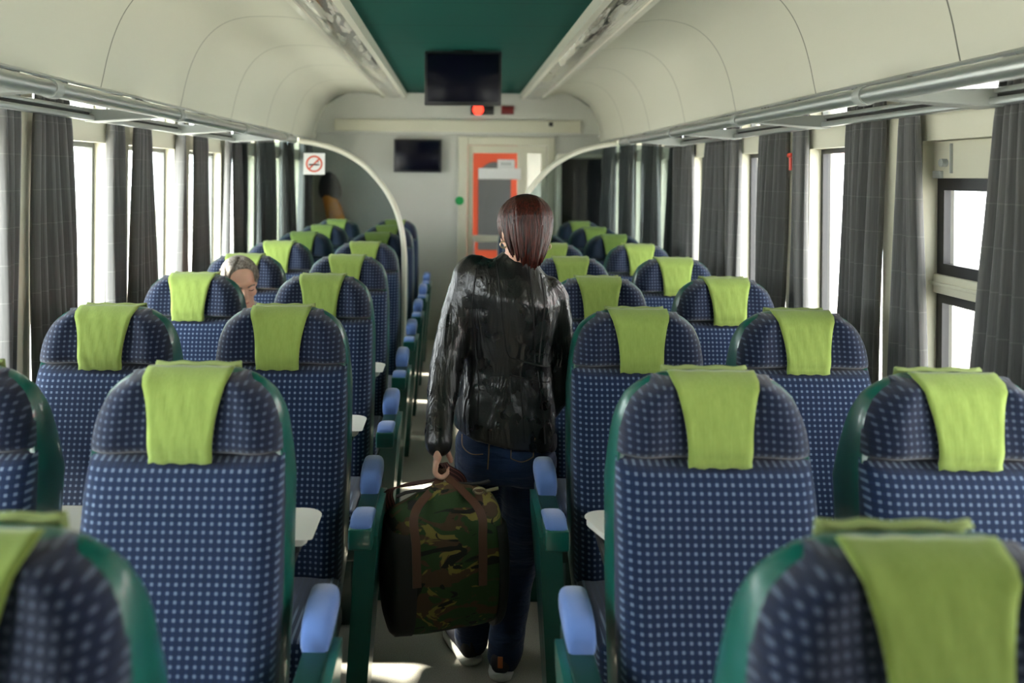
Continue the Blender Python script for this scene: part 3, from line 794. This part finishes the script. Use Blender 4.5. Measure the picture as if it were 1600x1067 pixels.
# ================================================================== curtains
def curtain(y0, y1, sx, seed, z0=0.74, z1=1.90, spread=1.0, lean_y=0.0, folds=None):
    rnd = random.Random(seed)
    bm = bmesh.new(); uvl = bm.loops.layers.uv.verify()
    W = y1-y0; folds = folds or max(3, int(W/0.052)); nu = folds*8; nv = 22
    ph = [rnd.uniform(-0.5, 0.5) for _ in range(folds+2)]; am = [rnd.uniform(0.7, 1.35) for _ in range(folds+2)]
    g, uv = [], {}
    for j in range(nv+1):
        t = j/nv; z = z1-(z1-z0)*t; row = []
        for i in range(nu+1):
            s = i/nu; fi = s*folds; k = int(min(fi, folds-1e-6))
            a = (0.026 if folds > 5 else 0.022)*am[k]*(0.75+0.5*t)*(0.4+0.6*min(1, t*5+0.35))
            x = a*math.sin(2*PI*fi+ph[k]*math.sin(PI*(fi-k))*1.5)+0.010*math.sin(3*t+s*4+seed)
            yc = y0+W*0.5+lean_y*t
            wid = W*(0.80+0.10*min(1, t*2.2)*spread+0.12*t*spread)
            y = yc+(s-0.5)*wid+0.006*math.sin(4*PI*fi)*t
            v = bm.verts.new((x, y, z)); uv[v] = (s*W*2.4, z); row.append(v)
        g.append(row)
    for j in range(nv):
        for i in range(nu):
            f = bm.faces.new((g[j][i], g[j][i+1], g[j+1][i+1], g[j+1][i]))
            for lp in f.loops: lp[uvl].uv = uv[lp.vert]
    xc = sx*1.346
    for v in bm.verts: v.co = Vector((v.co.x, v.co.y-(y0+y1)/2, v.co.z-z1))
    o = obj('curtain', bm, M['curtain'], None, angle=180)
    s = o.modifiers.new('t', 'SOLIDIFY'); s.thickness = 0.0025
    o.location = (xc, (y0+y1)/2, z1)
    return o
cnt = {-1: 0, 1: 0}
for sx in (-1, 1):
    side = 'left' if sx < 0 else 'right'
    for k in range(-1, 7):
        e = E0+k*PITCH
        if k < 6 or True:
            for nm, a, b, fold, ly in (('narrow', e-0.04, e+0.08, 3, -0.02), ('wide', e+0.165, e+0.44, 6, -0.03)):
                if b > Y1-0.12: continue
                if sx > 0:
                    if nm == 'narrow': a, b = e-0.055, e+0.085
                    else: a, b = e+0.16, e+0.45
                if sx > 0 and (k < -1 or (nm == 'narrow' and k == -1)): continue
                if sx < 0 and k < 0 and nm == 'wide': b = e+0.62
                o = curtain(a, b, sx, 11*k+(3 if nm == 'wide' else 5)+(100 if sx > 0 else 0), folds=fold if b-a < 0.4 else 9, lean_y=(0.05 if sx < 0 else 0.07) if nm == 'wide' else 0.0)
                cnt[sx] += 1
                which = ['first', 'second', 'third', 'fourth', 'fifth', 'sixth', 'seventh', 'eighth', 'ninth', 'tenth', 'eleventh', 'twelfth', 'thirteenth', 'fourteenth', 'fifteenth', 'sixteenth', 'seventeenth', 'eighteenth', 'nineteenth', 'twentieth'][cnt[sx]-1]
                tag(o, '%s grey checked curtain on the %s wall, %s from the camera' % (nm, side, which), 'curtain', 'grey curtains at the windows')
    b = bmesh.new(); tube(b, [(sx*1.338, Y0+0.02, 1.905), (sx*1.338, Y1-0.13, 1.905)], 0.008, 8)
    o = obj('curtain_rail', b, M['alu']); tag(o, 'thin curtain rail along the %s wall above the rack' % side, 'curtain rail')
# emergency hammer between two right-hand curtains
hp = P(1225, 246, 3.55)
eh = empty('emergency_hammer', (1.368, 3.638, 1.672)); tag(eh, 'small red emergency hammer on the right wall between curtains', 'hammer')
b = bmesh.new(); box(b, (-0.004, -0.018, -0.030), (0.011, 0.018, 0.034), 0.003); obj('holder', b, M['white'], eh)
b = bmesh.new(); tube(b, [(-0.014, 0, -0.045), (-0.014, 0, 0.016)], 0.009, 10); tube(b, [(-0.014, -0.020, 0.016), (-0.014, 0.020, 0.016)], 0.0105, 10); obj('hammer_body', b, M['red'], eh)

# ================================================================== people
def head_mesh(bm, c, R, s=1.0):
    """skull, jaw, nose, ears for remeshing. local: -y face forward is +f; R rotates local (x right of the person's face view, y forward, z up)"""
    def T(p): return c + R @ (Vector(p)*s)
    def el(p, r, ro=None):
        q = R.to_4x4() if ro is None else R.to_4x4() @ ro.to_matrix().to_4x4()
        bmesh.ops.create_uvsphere(bm, u_segments=24, v_segments=14, radius=1, matrix=Matrix.Translation(T(p)) @ q @ Matrix.Diagonal((r[0]*s, r[1]*s, r[2]*s, 1)))
    el((0, -0.012, 0.035), (0.075, 0.093, 0.080))        # skull
    el((0, 0.030, -0.010), (0.064, 0.060, 0.085))        # face
    el((0, 0.045, -0.075), (0.046, 0.040, 0.036))        # jaw
    el((0, 0.070, -0.092), (0.022, 0.018, 0.018))        # chin
    el((0, 0.083, 0.036), (0.050, 0.012, 0.012))         # brow
    el((0, 0.095, 0.002), (0.011, 0.018, 0.028), Euler((0.25, 0, 0)))  # nose
    el((0, 0.102, -0.016), (0.016, 0.013, 0.010))
    for q in (-1, 1):
        el((q*0.038, 0.064, -0.012), (0.024, 0.022, 0.022))   # cheeks
        el((q*0.076, -0.012, -0.005), (0.008, 0.018, 0.031), Euler((0.15, 0, q*0.35)))   # ears
        el((q*0.079, -0.016, 0.012), (0.008, 0.016, 0.014))
    el((0, 0.084, -0.048), (0.024, 0.010, 0.007)); el((0, 0.082, -0.058), (0.020, 0.010, 0.008))
    return T
def face_parts(T, R, par, s=1.0):
    for q in (-1, 1):
        b = bmesh.new(); tube(b, [T((q*(0.031+0.0125*(i/3-1)), 0.0895-0.0035*abs(i-3)/3-q*0, 0.013-0.0035*(1-((i-3)/3)**2))) for i in range(7)], [0.0008, 0.0018, 0.0022, 0.0024, 0.0022, 0.0018, 0.0008], 6); obj('eye', b, M['eye'], par)
        b = bmesh.new(); tube(b, [T((q*(0.014+0.011*i), 0.096-0.004*i, 0.033+0.004*math.sin(i*0.9))) for i in range(4)], 0.004*s, 6); obj('eyebrow', b, M['grey_hair'] if par.name.startswith('seated') else M['auburn'], par)
    b = bmesh.new(); tube(b, [T((0.022*(i/3-1), 0.094-0.003*abs(i-3), -0.053)) for i in range(7)], [0.002, 0.004, 0.0045, 0.005, 0.0045, 0.004, 0.002], 6); obj('mouth', b, M['lip'], par)
def hair_locks(bm, T, n, seed, reach, thick=0.010, front=0.25, lift=1.0, zmax=0.122, part=0.0):
    """locks that run from the crown over the skull; reach(az) = lowest height of the lock at azimuth az (0 = face, pi = nape)"""
    rnd = random.Random(seed)
    for i in range(n):
        az = rnd.uniform(-PI, PI)
        if abs(az) < front: continue
        low = reach(az)+rnd.uniform(-0.012, 0.010)
        pts = []; m = 8; tw = rnd.uniform(-0.30, 0.30); out = rnd.uniform(-0.002, 0.009); st = rnd.choice((0.0, 0.0, 0.25, 0.5)); low += rnd.choice((0, 0, 0.02, 0.045))*(st > 0)
        for j in range(m+1):
            t = st+(1-st)*j/m; pol = 0.12+t*1.02*(PI*0.5)
            z = 0.035+0.088*math.cos(pol) if pol < PI/2 else 0.035-0.0
            a = az+tw*t
            if pol < PI/2*0.98:
                rr = math.sin(pol)
                x, y = 0.083*rr*math.sin(a), -0.012+0.101*rr*math.cos(a)
            else:
                x, y = 0.083*math.sin(a), -0.012+0.101*math.cos(a)
            pts.append(Vector((x*lift, y*lift, z)))
        x, y = pts[-1].x, pts[-1].y
        zz = pts[-1].z
        for j in range(1, 6):
            t = j/5; sq = 1-0.46*t**1.5*min(1, max(0, (0.035-low)/0.15))
            pts.append(Vector((x*sq+out*math.sin(az)*t, y*sq+(out)*math.cos(az)*t, zz+(low-zz)*t)))
        k = len(pts)
        rad = [thick*(0.55+0.6*math.sin(PI*min(1, (q+1.2)/k)))*(1-0.75*max(0, q/k-0.8)/0.2) for q in range(k)]
        tube(bm, [T(p) for p in pts], rad, 6)

# ---------------- the woman walking down the aisle
wo = empty('person', (0.15, 2.85, 0)); tag(wo, 'woman seen from behind in black leather jacket and jeans carrying a camouflage bag', 'person')
def W(px, py, d): return P(px, py, d+0.12) - wo.location
RH = Euler((math.radians(-14), math.radians(3), math.radians(16))).to_matrix()
HC = W(819, 364, 2.70)
hand = W(687, 702, 2.525)
shL, elL, wrL = W(733, 433, 2.74), W(698, 568, 2.68), W(687, 676, 2.545)
shR, elR, wrR = W(860, 468, 2.74), W(877, 590, 2.82), W(838, 655, 2.84)
hipL, knL, anL = W(752, 705, 2.80), W(748, 868, 2.83), W(737, 1005, 2.85)
hipR, knR, anR = W(822, 712, 2.76), W(808, 880, 2.80), W(788, 1030, 2.76)
bm = bmesh.new()
T = head_mesh(bm, HC, RH, 0.93)
limb(bm, [HC+Vector((0, 0, -0.05)), W(810, 408, 2.72), W(806, 430, 2.73)], [0.052, 0.050, 0.056])
limb(bm, [W(803, 440, 2.74), W(797, 520, 2.74), W(790, 600, 2.76), W(788, 680, 2.78)], [0.07, 0.085, 0.08, 0.085], 16)
limb(bm, [W(803, 435, 2.74), shL], [0.05, 0.035]); limb(bm, [W(803, 445, 2.74), shR], [0.05, 0.035])
limb(bm, [shL, elL, wrL], [0.036, 0.030, 0.022]); limb(bm, [shR, elR, wrR], [0.036, 0.030, 0.022])
limb(bm, [hipL, knL, anL], [0.065, 0.045, 0.032]); limb(bm, [hipR, knR, anR], [0.065, 0.045, 0.032])
# left hand gripping the bag straps: palm, four bent fingers, thumb
def gripping_hand(bm, wrist, h, s=1.0, flip=1):
    ball(bm, h+Vector((-0.006*flip, 0, -0.004)), (0.015, 0.038, 0.040), 16)
    limb(bm, [wrist, h+Vector((-0.006*flip, 0, 0.02))], [0.023, 0.024])
    for i, o_ in enumerate((-0.030, -0.010, 0.010, 0.029)):
        ln = (0.85, 0.97, 1.05, 0.98)[i]
        k = h+Vector((-0.010*flip, o_, -0.034))
        limb(bm, [k, k+Vector((-0.001*flip, 0, -0.032*ln)), k+Vector((0.018*flip, 0, -0.046*ln)), k+Vector((0.034*flip, 0, -0.030*ln))], [0.0095, 0.0088, 0.0082, 0.0070], 8)
    limb(bm, [h+Vector((0.0, 0.030, 0.006)), h+Vector((0.020*flip, 0.046, -0.018)), h+Vector((0.034*flip, 0.034, -0.044))], [0.013, 0.0105, 0.0085], 8)
gripping_hand(bm, wrL, hand)
# right hand closed on the strap of the dark bag in front
handR = W(826, 668, 2.88)
gripping_hand(bm, wrR, handR)
remeshed('body', bm, M['skin'], wo, 0.0045, 3)
face_parts(T, RH, wo, 0.93)
# hair: cap plus locks
bm = bmesh.new()
def capmesh(bm, T, sc, zlow, R, s, front=0.03):
    bmesh.ops.create_uvsphere(bm, u_segments=30, v_segments=20, radius=1)
    for v in bm.verts:
        p = v.co.copy(); x, y, z = p.x*0.081*sc, -0.014+p.y*0.100*sc, 0.036+p.z*0.088*sc
        if p.z < 0:
            back = max(0, -p.y)
            z = 0.036+p.z*(0.030+0.105*back**0.6 if p.y < 0.2 else 0.02)
            q = 1-0.42*min(1, -p.z)*(0.4+0.6*back); x *= q; y = -0.014+(y+0.014)*(1-0.12*min(1, -p.z))
        if p.y > 0.55 and p.z < 0.75: y -= 0.05*(p.y-0.55)/0.45
        v.co = T((x, y, z))
capmesh(bm, T, 0.98, -0.09, RH, 0.93)
def reach_w(az):
    b = abs(az)/PI
    return 0.03 if b < 0.35 else (-0.012 if b < 0.58 else -0.060-0.065*((b-0.58)/0.42)**0.7)
hair_locks(bm, T, 430, 5, reach_w, 0.0085, front=0.55, lift=1.0)
obj('hair', bm, M['auburn'], wo, angle=180)
# earring
b = bmesh.new(); e_ = T((-0.079, -0.012, -0.045)); tube(b, [e_+Vector((0.010*math.cos(2*PI*i/16), 0, 0.010*math.sin(2*PI*i/16))) for i in range(17)], 0.0025, 6); obj('earring', b, M['brass'], wo)
b = bmesh.new(); e_ = T((0.079, -0.012, -0.045)); tube(b, [e_+Vector((0.010*math.cos(2*PI*i/16), 0, 0.010*math.sin(2*PI*i/16))) for i in range(17)], 0.0025, 6); obj('earring', b, M['brass'], wo)
# jacket
bm = bmesh.new()
def ring(px, py, hwpx, d, hd, tilt=0.0, n=28, yaw=-0.10, sq=0.85):
    c = W(px, py, d); out = []; hm = hwpx*d/F
    for k in range(n):
        a = 2*PI*k/n
        x = hm*math.copysign(abs(math.cos(a))**sq, math.cos(a)); y = hd*math.copysign(abs(math.sin(a))**sq, math.sin(a))
        x, y = x*math.cos(yaw)-y*math.sin(yaw), x*math.sin(yaw)+y*math.cos(yaw)
        out.append(c+Vector((x, y, -tilt*x)))
    return out
rg = [ring(790, 682, 84, 2.77, 0.140, 0.20), ring(789, 655, 83, 2.77, 0.140, 0.16), ring(789, 620, 78, 2.77, 0.130, 0.10), ring(792, 575, 71, 2.76, 0.112, 0.06), ring(795, 535, 71, 2.75, 0.108, 0.06),
      ring(797, 495, 77, 2.74, 0.112, 0.10), ring(797, 462, 82, 2.73, 0.110, 0.18), ring(797, 440, 80, 2.73, 0.096, 0.24), ring(799, 424, 66, 2.73, 0.080, 0.24), ring(804, 412, 44, 2.73, 0.066, 0.16), ring(808, 402, 30, 2.73, 0.060, 0.08), ring(809, 396, 28, 2.73, 0.058, 0.06)]
loft(bm, rg)
limb(bm, [W(760, 428, 2.74), shL+Vector((0.0, 0, -0.004)), elL, W(688, 640, 2.60), W(686, 692, 2.53)], [0.050, 0.058, 0.052, 0.046, 0.043], 18)
limb(bm, [W(840, 458, 2.72), shR, elR, W(860, 628, 2.84), wrR], [0.050, 0.056, 0.050, 0.044, 0.040], 18)
def wrinkle(p):
    q = Vector((p.x*13+p.z*3, p.y*8, p.z*5))
    return 0.007*noise.noise(q)+0.003*noise.noise(Vector((p.x*20, p.y*20, p.z*26)))
jk = remeshed('leather_jacket', bm, M['leather'], wo, 0.007, 5, wrinkle)
def seam(pts, width=0.0045, mname='seam', target=None, name='seam', off=0.0012):
    b = bmesh.new(); path = smooth_path(pts, 10)
    rings = []
    for i, p in enumerate(path):
        a = path[max(i-1, 0)]; c_ = path[min(i+1, len(path)-1)]; tg = (c_-a).normalized()
        s_ = tg.cross(Vector((0, 1, 0))).normalized()
        rings.append([p-s_*width/2, p+s_*width/2])
    vs = [[b.verts.new(p) for p in r] for r in rings]
    for u, v in zip(vs, vs[1:]): b.faces.new((u[0], u[1], v[1], v[0]))
    o = obj(name, b, M[mname], None, angle=180)
    o.location = wo.location
    tg_ = target or jk
    # project on to the garment
    from mathutils.bvhtree import BVHTree
    t_ = BVHTree.FromPolygons([v.co.copy() for v in tg_.data.vertices], [list(p.vertices) for p in tg_.data.polygons])
    for v in o.data.vertices:
        hit = t_.ray_cast(Vector((v.co.x, v.co.y-0.6, v.co.z)), Vector((0, 1, 0)))
        if hit[0]: v.co = hit[0]-Vector((0, off, 0))
    o.location = (0, 0, 0); o.parent = tg_
    s_ = o.modifiers.new('t', 'SOLIDIFY'); s_.thickness = 0.0015
def Wd(px, py): return W(px, py, 2.66)
seam([Wd(826, 404), Wd(830, 460), Wd(834, 520), Wd(836, 566)])
seam([Wd(846, 428), Wd(850, 470), Wd(846, 520), Wd(842, 566)])
seam([Wd(776, 405), Wd(782, 470), Wd(790, 540), Wd(798, 558)])
seam([Wd(796, 556), Wd(826, 566), Wd(862, 578)], 0.006)
seam([Wd(796, 584), Wd(826, 592), Wd(862, 602)], 0.004)
seam([Wd(812, 572), Wd(816, 640), Wd(818, 690)]); seam([Wd(840, 580), Wd(848, 640), Wd(852, 694)])
seam([Wd(744, 420), Wd(738, 480), Wd(742, 540), Wd(748, 600), Wd(746, 655)])
# jeans
bm = bmesh.new()
rg = [ring(786, 664, 66, 2.78, 0.115, 0.1), ring(787, 690, 79, 2.77, 0.128, 0.08), ring(788, 715, 81, 2.77, 0.130, 0.05), ring(790, 742, 77, 2.78, 0.118, 0.0)]
loft(bm, rg)
limb(bm, [hipL+Vector((0, 0, -0.02)), W(748, 790, 2.83), knL, W(742, 940, 2.85), W(737, 995, 2.845)], [0.090, 0.080, 0.066, 0.062, 0.058], 18)
limb(bm, [hipR+Vector((0.008, 0, -0.02)), W(824, 800, 2.76), knR, W(796, 960, 2.78), W(788, 1022, 2.76)], [0.092, 0.082, 0.066, 0.060, 0.056], 18)
def wr2(p):
    return 0.005*noise.noise(Vector((p.x*10, p.y*10, p.z*22)))
jn = remeshed('jeans', bm, M['denim'], wo, 0.008, 4, wr2)
def Wj(px, py): return W(px, py, 2.64)
for dx in (0, 36):
    seam([Wj(800+dx, 684), Wj(799+dx, 700), Wj(798+dx, 716)], 0.003, 'denim_stitch', jn, 'stitching')
seam([Wj(798, 716), Wj(816, 722), Wj(834, 716)], 0.003, 'denim_stitch', jn, 'stitching')
seam([Wj(722, 690), Wj(723, 706), Wj(736, 714), Wj(755, 712)], 0.003, 'denim_stitch', jn, 'stitching')
seam([Wj(766, 676), Wj(764, 706), Wj(762, 735)], 0.004, 'denim_stitch', jn, 'stitching')
# shoes
def shoe(name, heel, toe, m_extra=False):
    heel, toe = Vector(heel), Vector(toe)
    ax = (toe-heel); L_ = ax.length; ax.normalize(); sd = ax.cross(Vector((0, 0, 1))).normalized()
    up = sd.cross(ax)
    def rg_(t, w_, z0, z1, n=16):
        c = heel+ax*(t*L_); out = []
        for k in range(n):
            a = 2*PI*k/n
            out.append(c+sd*w_*math.copysign(abs(math.cos(a))**0.8, math.cos(a))+up*((z0+z1)/2+(z1-z0)/2*math.copysign(abs(math.sin(a))**0.8, math.sin(a))))
        return out
    b = bmesh.new()
    loft(b, [rg_(0.0, 0.020, 0.025, 0.07), rg_(0.04, 0.032, 0.018, 0.088), rg_(0.15, 0.037, 0.018, 0.098), rg_(0.32, 0.037, 0.018, 0.092), rg_(0.55, 0.042, 0.018, 0.072), rg_(0.8, 0.044, 0.018, 0.056), rg_(0.95, 0.034, 0.018, 0.044), rg_(1.0, 0.016, 0.022, 0.034)])
    o = obj(name, b, M['shoe'], wo, sub=1)
    b = bmesh.new()
    loft(b, [rg_(-0.012, 0.022, 0.002, 0.026), rg_(0.03, 0.036, 0.0, 0.027), rg_(0.15, 0.041, 0.0, 0.026), rg_(0.35, 0.040, 0.0, 0.024), rg_(0.55, 0.046, 0.0, 0.023), rg_(0.8, 0.048, 0.0, 0.023), rg_(0.95, 0.038, 0.001, 0.023), rg_(1.012, 0.016, 0.004, 0.021)])
    obj('sole', b, M['sole'], o, angle=60)
    b = bmesh.new(); box(b, (-0.008, -0.002, -0.018), (0.008, 0.003, 0.018), 0.002)
    for v in b.verts: v.co = heel-ax*0.001+up*0.062+sd*v.co.x+ax*v.co.y+up*v.co.z
    obj('heel_tab', b, M['shoe_orange'] if m_extra else M['bag_black'], o)
off = wo.location
shoe('shoe', Vector((0.062, 2.915, 0.0))-off, Vector((-0.005, 3.135, 0.0))-off)
shoe('shoe', Vector((0.148, 2.825, 0.0))-off, Vector((0.175, 3.060, 0.0))-off, True)

# ---------------- the camouflage holdall
bgc = P(692, 870, 2.60)
hd_ = empty('holdall', (bgc.x, bgc.y, bgc.z)); tag(hd_, 'camouflage holdall with maroon straps hanging from the hand of the woman', 'bag')
YAWB = math.radians(15)
RB = Matrix.Rotation(YAWB, 3, 'Z')
bm = bmesh.new(); rings = []
HL, HH, HT = 0.168, 0.192, 0.125
for t, k in ((-1.0, 0.62), (-0.985, 0.80), (-0.94, 0.92), (-0.85, 0.98), (-0.6, 1.0), (-0.3, 1.015), (0, 1.02), (0.3, 1.01), (0.6, 1.0), (0.85, 0.97), (0.94, 0.90), (0.985, 0.78), (1.0, 0.6)):
    r_ = []
    for i in range(32):
        a = 2*PI*i/32; ca, sa = math.cos(a), math.sin(a)
        y = HT*k*math.copysign(abs(ca)**0.8, ca); z = HH*k*math.copysign(abs(sa)**0.75, sa)
        if z > 0: y *= 1-0.35*(z/HH)**2; z *= 1+0.06*math.cos(t*2.2)-0.10*max(0, -t)**2
        sag = 0.012*math.sin(3*t+1)*(1 if z > 0 else 0.3)
        r_.append(RB @ Vector((t*HL, y, z+sag)))
    rings.append(r_)
loft(bm, rings)
for v in bm.verts:
    v.co += v.co.normalized()*(0.008*noise.noise(v.co*9)+0.005*noise.noise(v.co*22))
hb = obj('bag_body', bm, M['camo'], hd_, sub=1)
# black ends, the wider left one painting in the shaded side of the bag
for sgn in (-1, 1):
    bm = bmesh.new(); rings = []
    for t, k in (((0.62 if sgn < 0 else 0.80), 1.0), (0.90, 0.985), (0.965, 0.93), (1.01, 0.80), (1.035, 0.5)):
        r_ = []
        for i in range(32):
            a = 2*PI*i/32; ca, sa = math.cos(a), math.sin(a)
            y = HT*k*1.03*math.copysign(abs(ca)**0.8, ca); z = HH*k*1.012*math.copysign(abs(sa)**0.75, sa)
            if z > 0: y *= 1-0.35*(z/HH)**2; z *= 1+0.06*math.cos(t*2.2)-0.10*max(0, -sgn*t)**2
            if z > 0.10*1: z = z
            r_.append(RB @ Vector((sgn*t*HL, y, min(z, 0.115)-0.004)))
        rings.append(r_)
    loft(bm, rings); obj('shaded_end', bm, M['bag_black'], hd_, angle=60)
# zip, straps, buckle
gp = (wo.location+hand+Vector((0.008, 0, -0.060)))-hd_.location
def B(x, y, z): return RB @ Vector((x, y, z))
b = bmesh.new(); ribbon(b, [B(-0.14+0.28*i/10, 0.0, 0.208+0.004*math.sin(i*1.3)-0.022*(1-i/10)**3) for i in range(11)], 0.016, 0.004, RB @ Vector((0, 1, 0))); obj('zip', b, M['bag_black'], hd_)
b = bmesh.new(); ribbon(b, smooth_path([B(-0.105, -0.130, -0.02), B(-0.108, -0.128, 0.09), B(-0.105, -0.098, 0.175), gp+Vector((-0.012, -0.030, -0.03)), gp+Vector((0.0, -0.022, 0.006)), gp+Vector((0.008, -0.016, -0.01)), B(0.075, -0.110, 0.172), B(0.080, -0.134, 0.09), B(0.080, -0.138, -0.03)], 8), 0.024, 0.004, RB @ Vector((1, 0, 0))); obj('front_strap', b, M['strap_tan'], hd_)
b = bmesh.new(); ribbon(b, smooth_path([B(-0.125, 0.132, 0.0), B(-0.135, 0.110, 0.10), B(-0.145, 0.060, 0.185), gp+Vector((-0.014, 0.012, -0.03)), gp+Vector((0.0, 0.018, 0.006)), gp+Vector((0.012, 0.022, -0.012)), B(0.080, 0.100, 0.176), B(0.090, 0.132, 0.09), B(0.090, 0.134, 0.0)], 8), 0.042, 0.004, RB @ Vector((1, 0.6, 0))); obj('rear_strap', b, M['strap'], hd_)
b = bmesh.new(); q = B(0.09, -0.06, 0.205); tube(b, [q+Vector((0.016*math.cos(2*PI*i/16), -0.006*math.sin(2*PI*i/16), 0.010*math.sin(2*PI*i/16))) for i in range(17)], 0.003, 6); tube(b, [q+Vector((0.02, 0, 0.0)), q+Vector((0.055, 0.006, 0.006))], 0.005, 8); obj('buckle', b, M['brass'], hd_)

# ---------------- dark bag held in front of her
db = empty('handbag', (0.212, 3.02, 0.36)); tag(db, 'black bag held in front of the woman, showing beside her right leg', 'bag')
bm = bmesh.new(); rings = []
for t, k in ((-1, 0.8), (-0.9, 0.96), (-0.5, 1.0), (0, 1.03), (0.5, 0.98), (0.9, 0.86), (1, 0.7)):
    rings.append([(0.060*k*math.copysign(abs(math.cos(a))**0.6, math.cos(a)), 0.085*k*math.copysign(abs(math.sin(a))**0.6, math.sin(a)), 0.125*t) for a in [2*PI*i/24 for i in range(24)]])
loft(bm, rings); obj('bag_body', bm, M['bag_black'], db, sub=1)
b = bmesh.new(); hr = (wo.location+handR)-db.location+Vector((0.008, 0, -0.055))
ribbon(b, smooth_path([(0, -0.06, 0.11), (0, -0.03, 0.22), hr+Vector((0, -0.02, -0.01)), hr+Vector((0, 0, 0.006)), hr+Vector((0, 0.02, -0.01)), (0, 0.06, 0.22), (0, 0.06, 0.11)], 6), 0.02, 0.004, (1, 0, 0)); obj('handle', b, M['bag_black'], db)

# ---------------- seated man behind the third window seat on the left
sm = empty('seated_person', (-1.06, 4.13, 0)); tag(sm, 'seated man with greying hair looking down behind a left window seat', 'person')
def Q(px, py, d): return P(px, py, d)-sm.location
RM = Euler((math.radians(-24), math.radians(6), math.radians(180+26))).to_matrix()
HM = Q(375, 443, 4.14)
bm = bmesh.new(); TM = head_mesh(bm, HM, RM, 1.0)
limb(bm, [HM+Vector((0.0, 0.03, -0.05)), HM+Vector((0, 0.04, -0.15))], [0.055, 0.06])
nk = HM+Vector((0, 0.035, -0.17))
limb(bm, [nk, Vector((0, 0.0, 0.82)), Vector((0, -0.02, 0.62))], [0.09, 0.10, 0.11], 16)
for q in (-1, 1):
    limb(bm, [nk+Vector((q*0.05, 0, -0.02)), nk+Vector((q*0.155, 0, -0.06)), Vector((q*0.20, -0.05, 0.74)), Vector((q*0.09, -0.22, 0.70))], [0.05, 0.042, 0.036, 0.026])
    limb(bm, [Vector((q*0.09, -0.02, 0.56)), Vector((q*0.11, -0.34, 0.56)), Vector((q*0.11, -0.34, 0.12)), Vector((q*0.11, -0.36, 0.06))], [0.075, 0.060, 0.040, 0.035])
    h = Vector((q*0.07, -0.25, 0.70)); ball(bm, h, (0.036, 0.042, 0.016), 14)
    for i in range(4): limb(bm, [h+Vector((q*(-0.028+0.018*i), -0.03, 0)), h+Vector((q*(-0.030+0.019*i), -0.065, -0.006)), h+Vector((q*(-0.030+0.018*i), -0.080, -0.026))], [0.0095, 0.0085, 0.0075], 8)
    limb(bm, [h+Vector((-q*0.03, 0.01, 0)), h+Vector((-q*0.05, -0.02, 0)), h+Vector((-q*0.052, -0.045, -0.008))], [0.011, 0.010, 0.0085], 8)
remeshed('body', bm, M['skin'], sm, 0.0055, 3)
face_parts(TM, RM, sm)
bm = bmesh.new()
def reach_m(az):
    b = abs(az)/PI
    return 0.085 if b < 0.32 else (0.030 if b < 0.55 else -0.04)
capmesh(bm, TM, 0.97, 0, RM, 1.0)
hair_locks(bm, TM, 260, 9, reach_m, 0.006, front=0.95, lift=0.97)
obj('hair', bm, M['grey_hair'], sm, angle=180)
bm = bmesh.new()
limb(bm, [nk+Vector((0, 0, 0.02)), nk+Vector((0, 0.0, -0.10)), Vector((0, 0.0, 0.78)), Vector((0, -0.02, 0.62))], [0.075, 0.12, 0.135, 0.14], 18)
for q in (-1, 1):
    limb(bm, [nk+Vector((q*0.06, 0, -0.04)), nk+Vector((q*0.16, 0, -0.075)), Vector((q*0.205, -0.05, 0.74)), Vector((q*0.10, -0.20, 0.70))], [0.06, 0.062, 0.052, 0.042])
remeshed('jacket', bm, M['coat_dark'], sm, 0.010, 4)
bm = bmesh.new()
for q in (-1, 1):
    limb(bm, [Vector((q*0.08, -0.03, 0.565)), Vector((q*0.11, -0.335, 0.565)), Vector((q*0.11, -0.34, 0.12))], [0.090, 0.074, 0.058])
remeshed('trousers', bm, M['denim'], sm, 0.010, 4)
bm = bmesh.new()
tube(bm, [nk+Vector((0.066*math.cos(2*PI*i/20), 0.062*math.sin(2*PI*i/20)-0.005, 0.055+0.02*math.sin(2*PI*i/20))) for i in range(21)], 0.013, 8); obj('shirt_collar', bm, M['shirt'], sm)
for q in (-1, 1):
    b = bmesh.new(); ball(b, Vector((q*0.11, -0.37, 0.05)), (0.046, 0.12, 0.048), 16); obj('shoe', b, M['shoe'], sm)
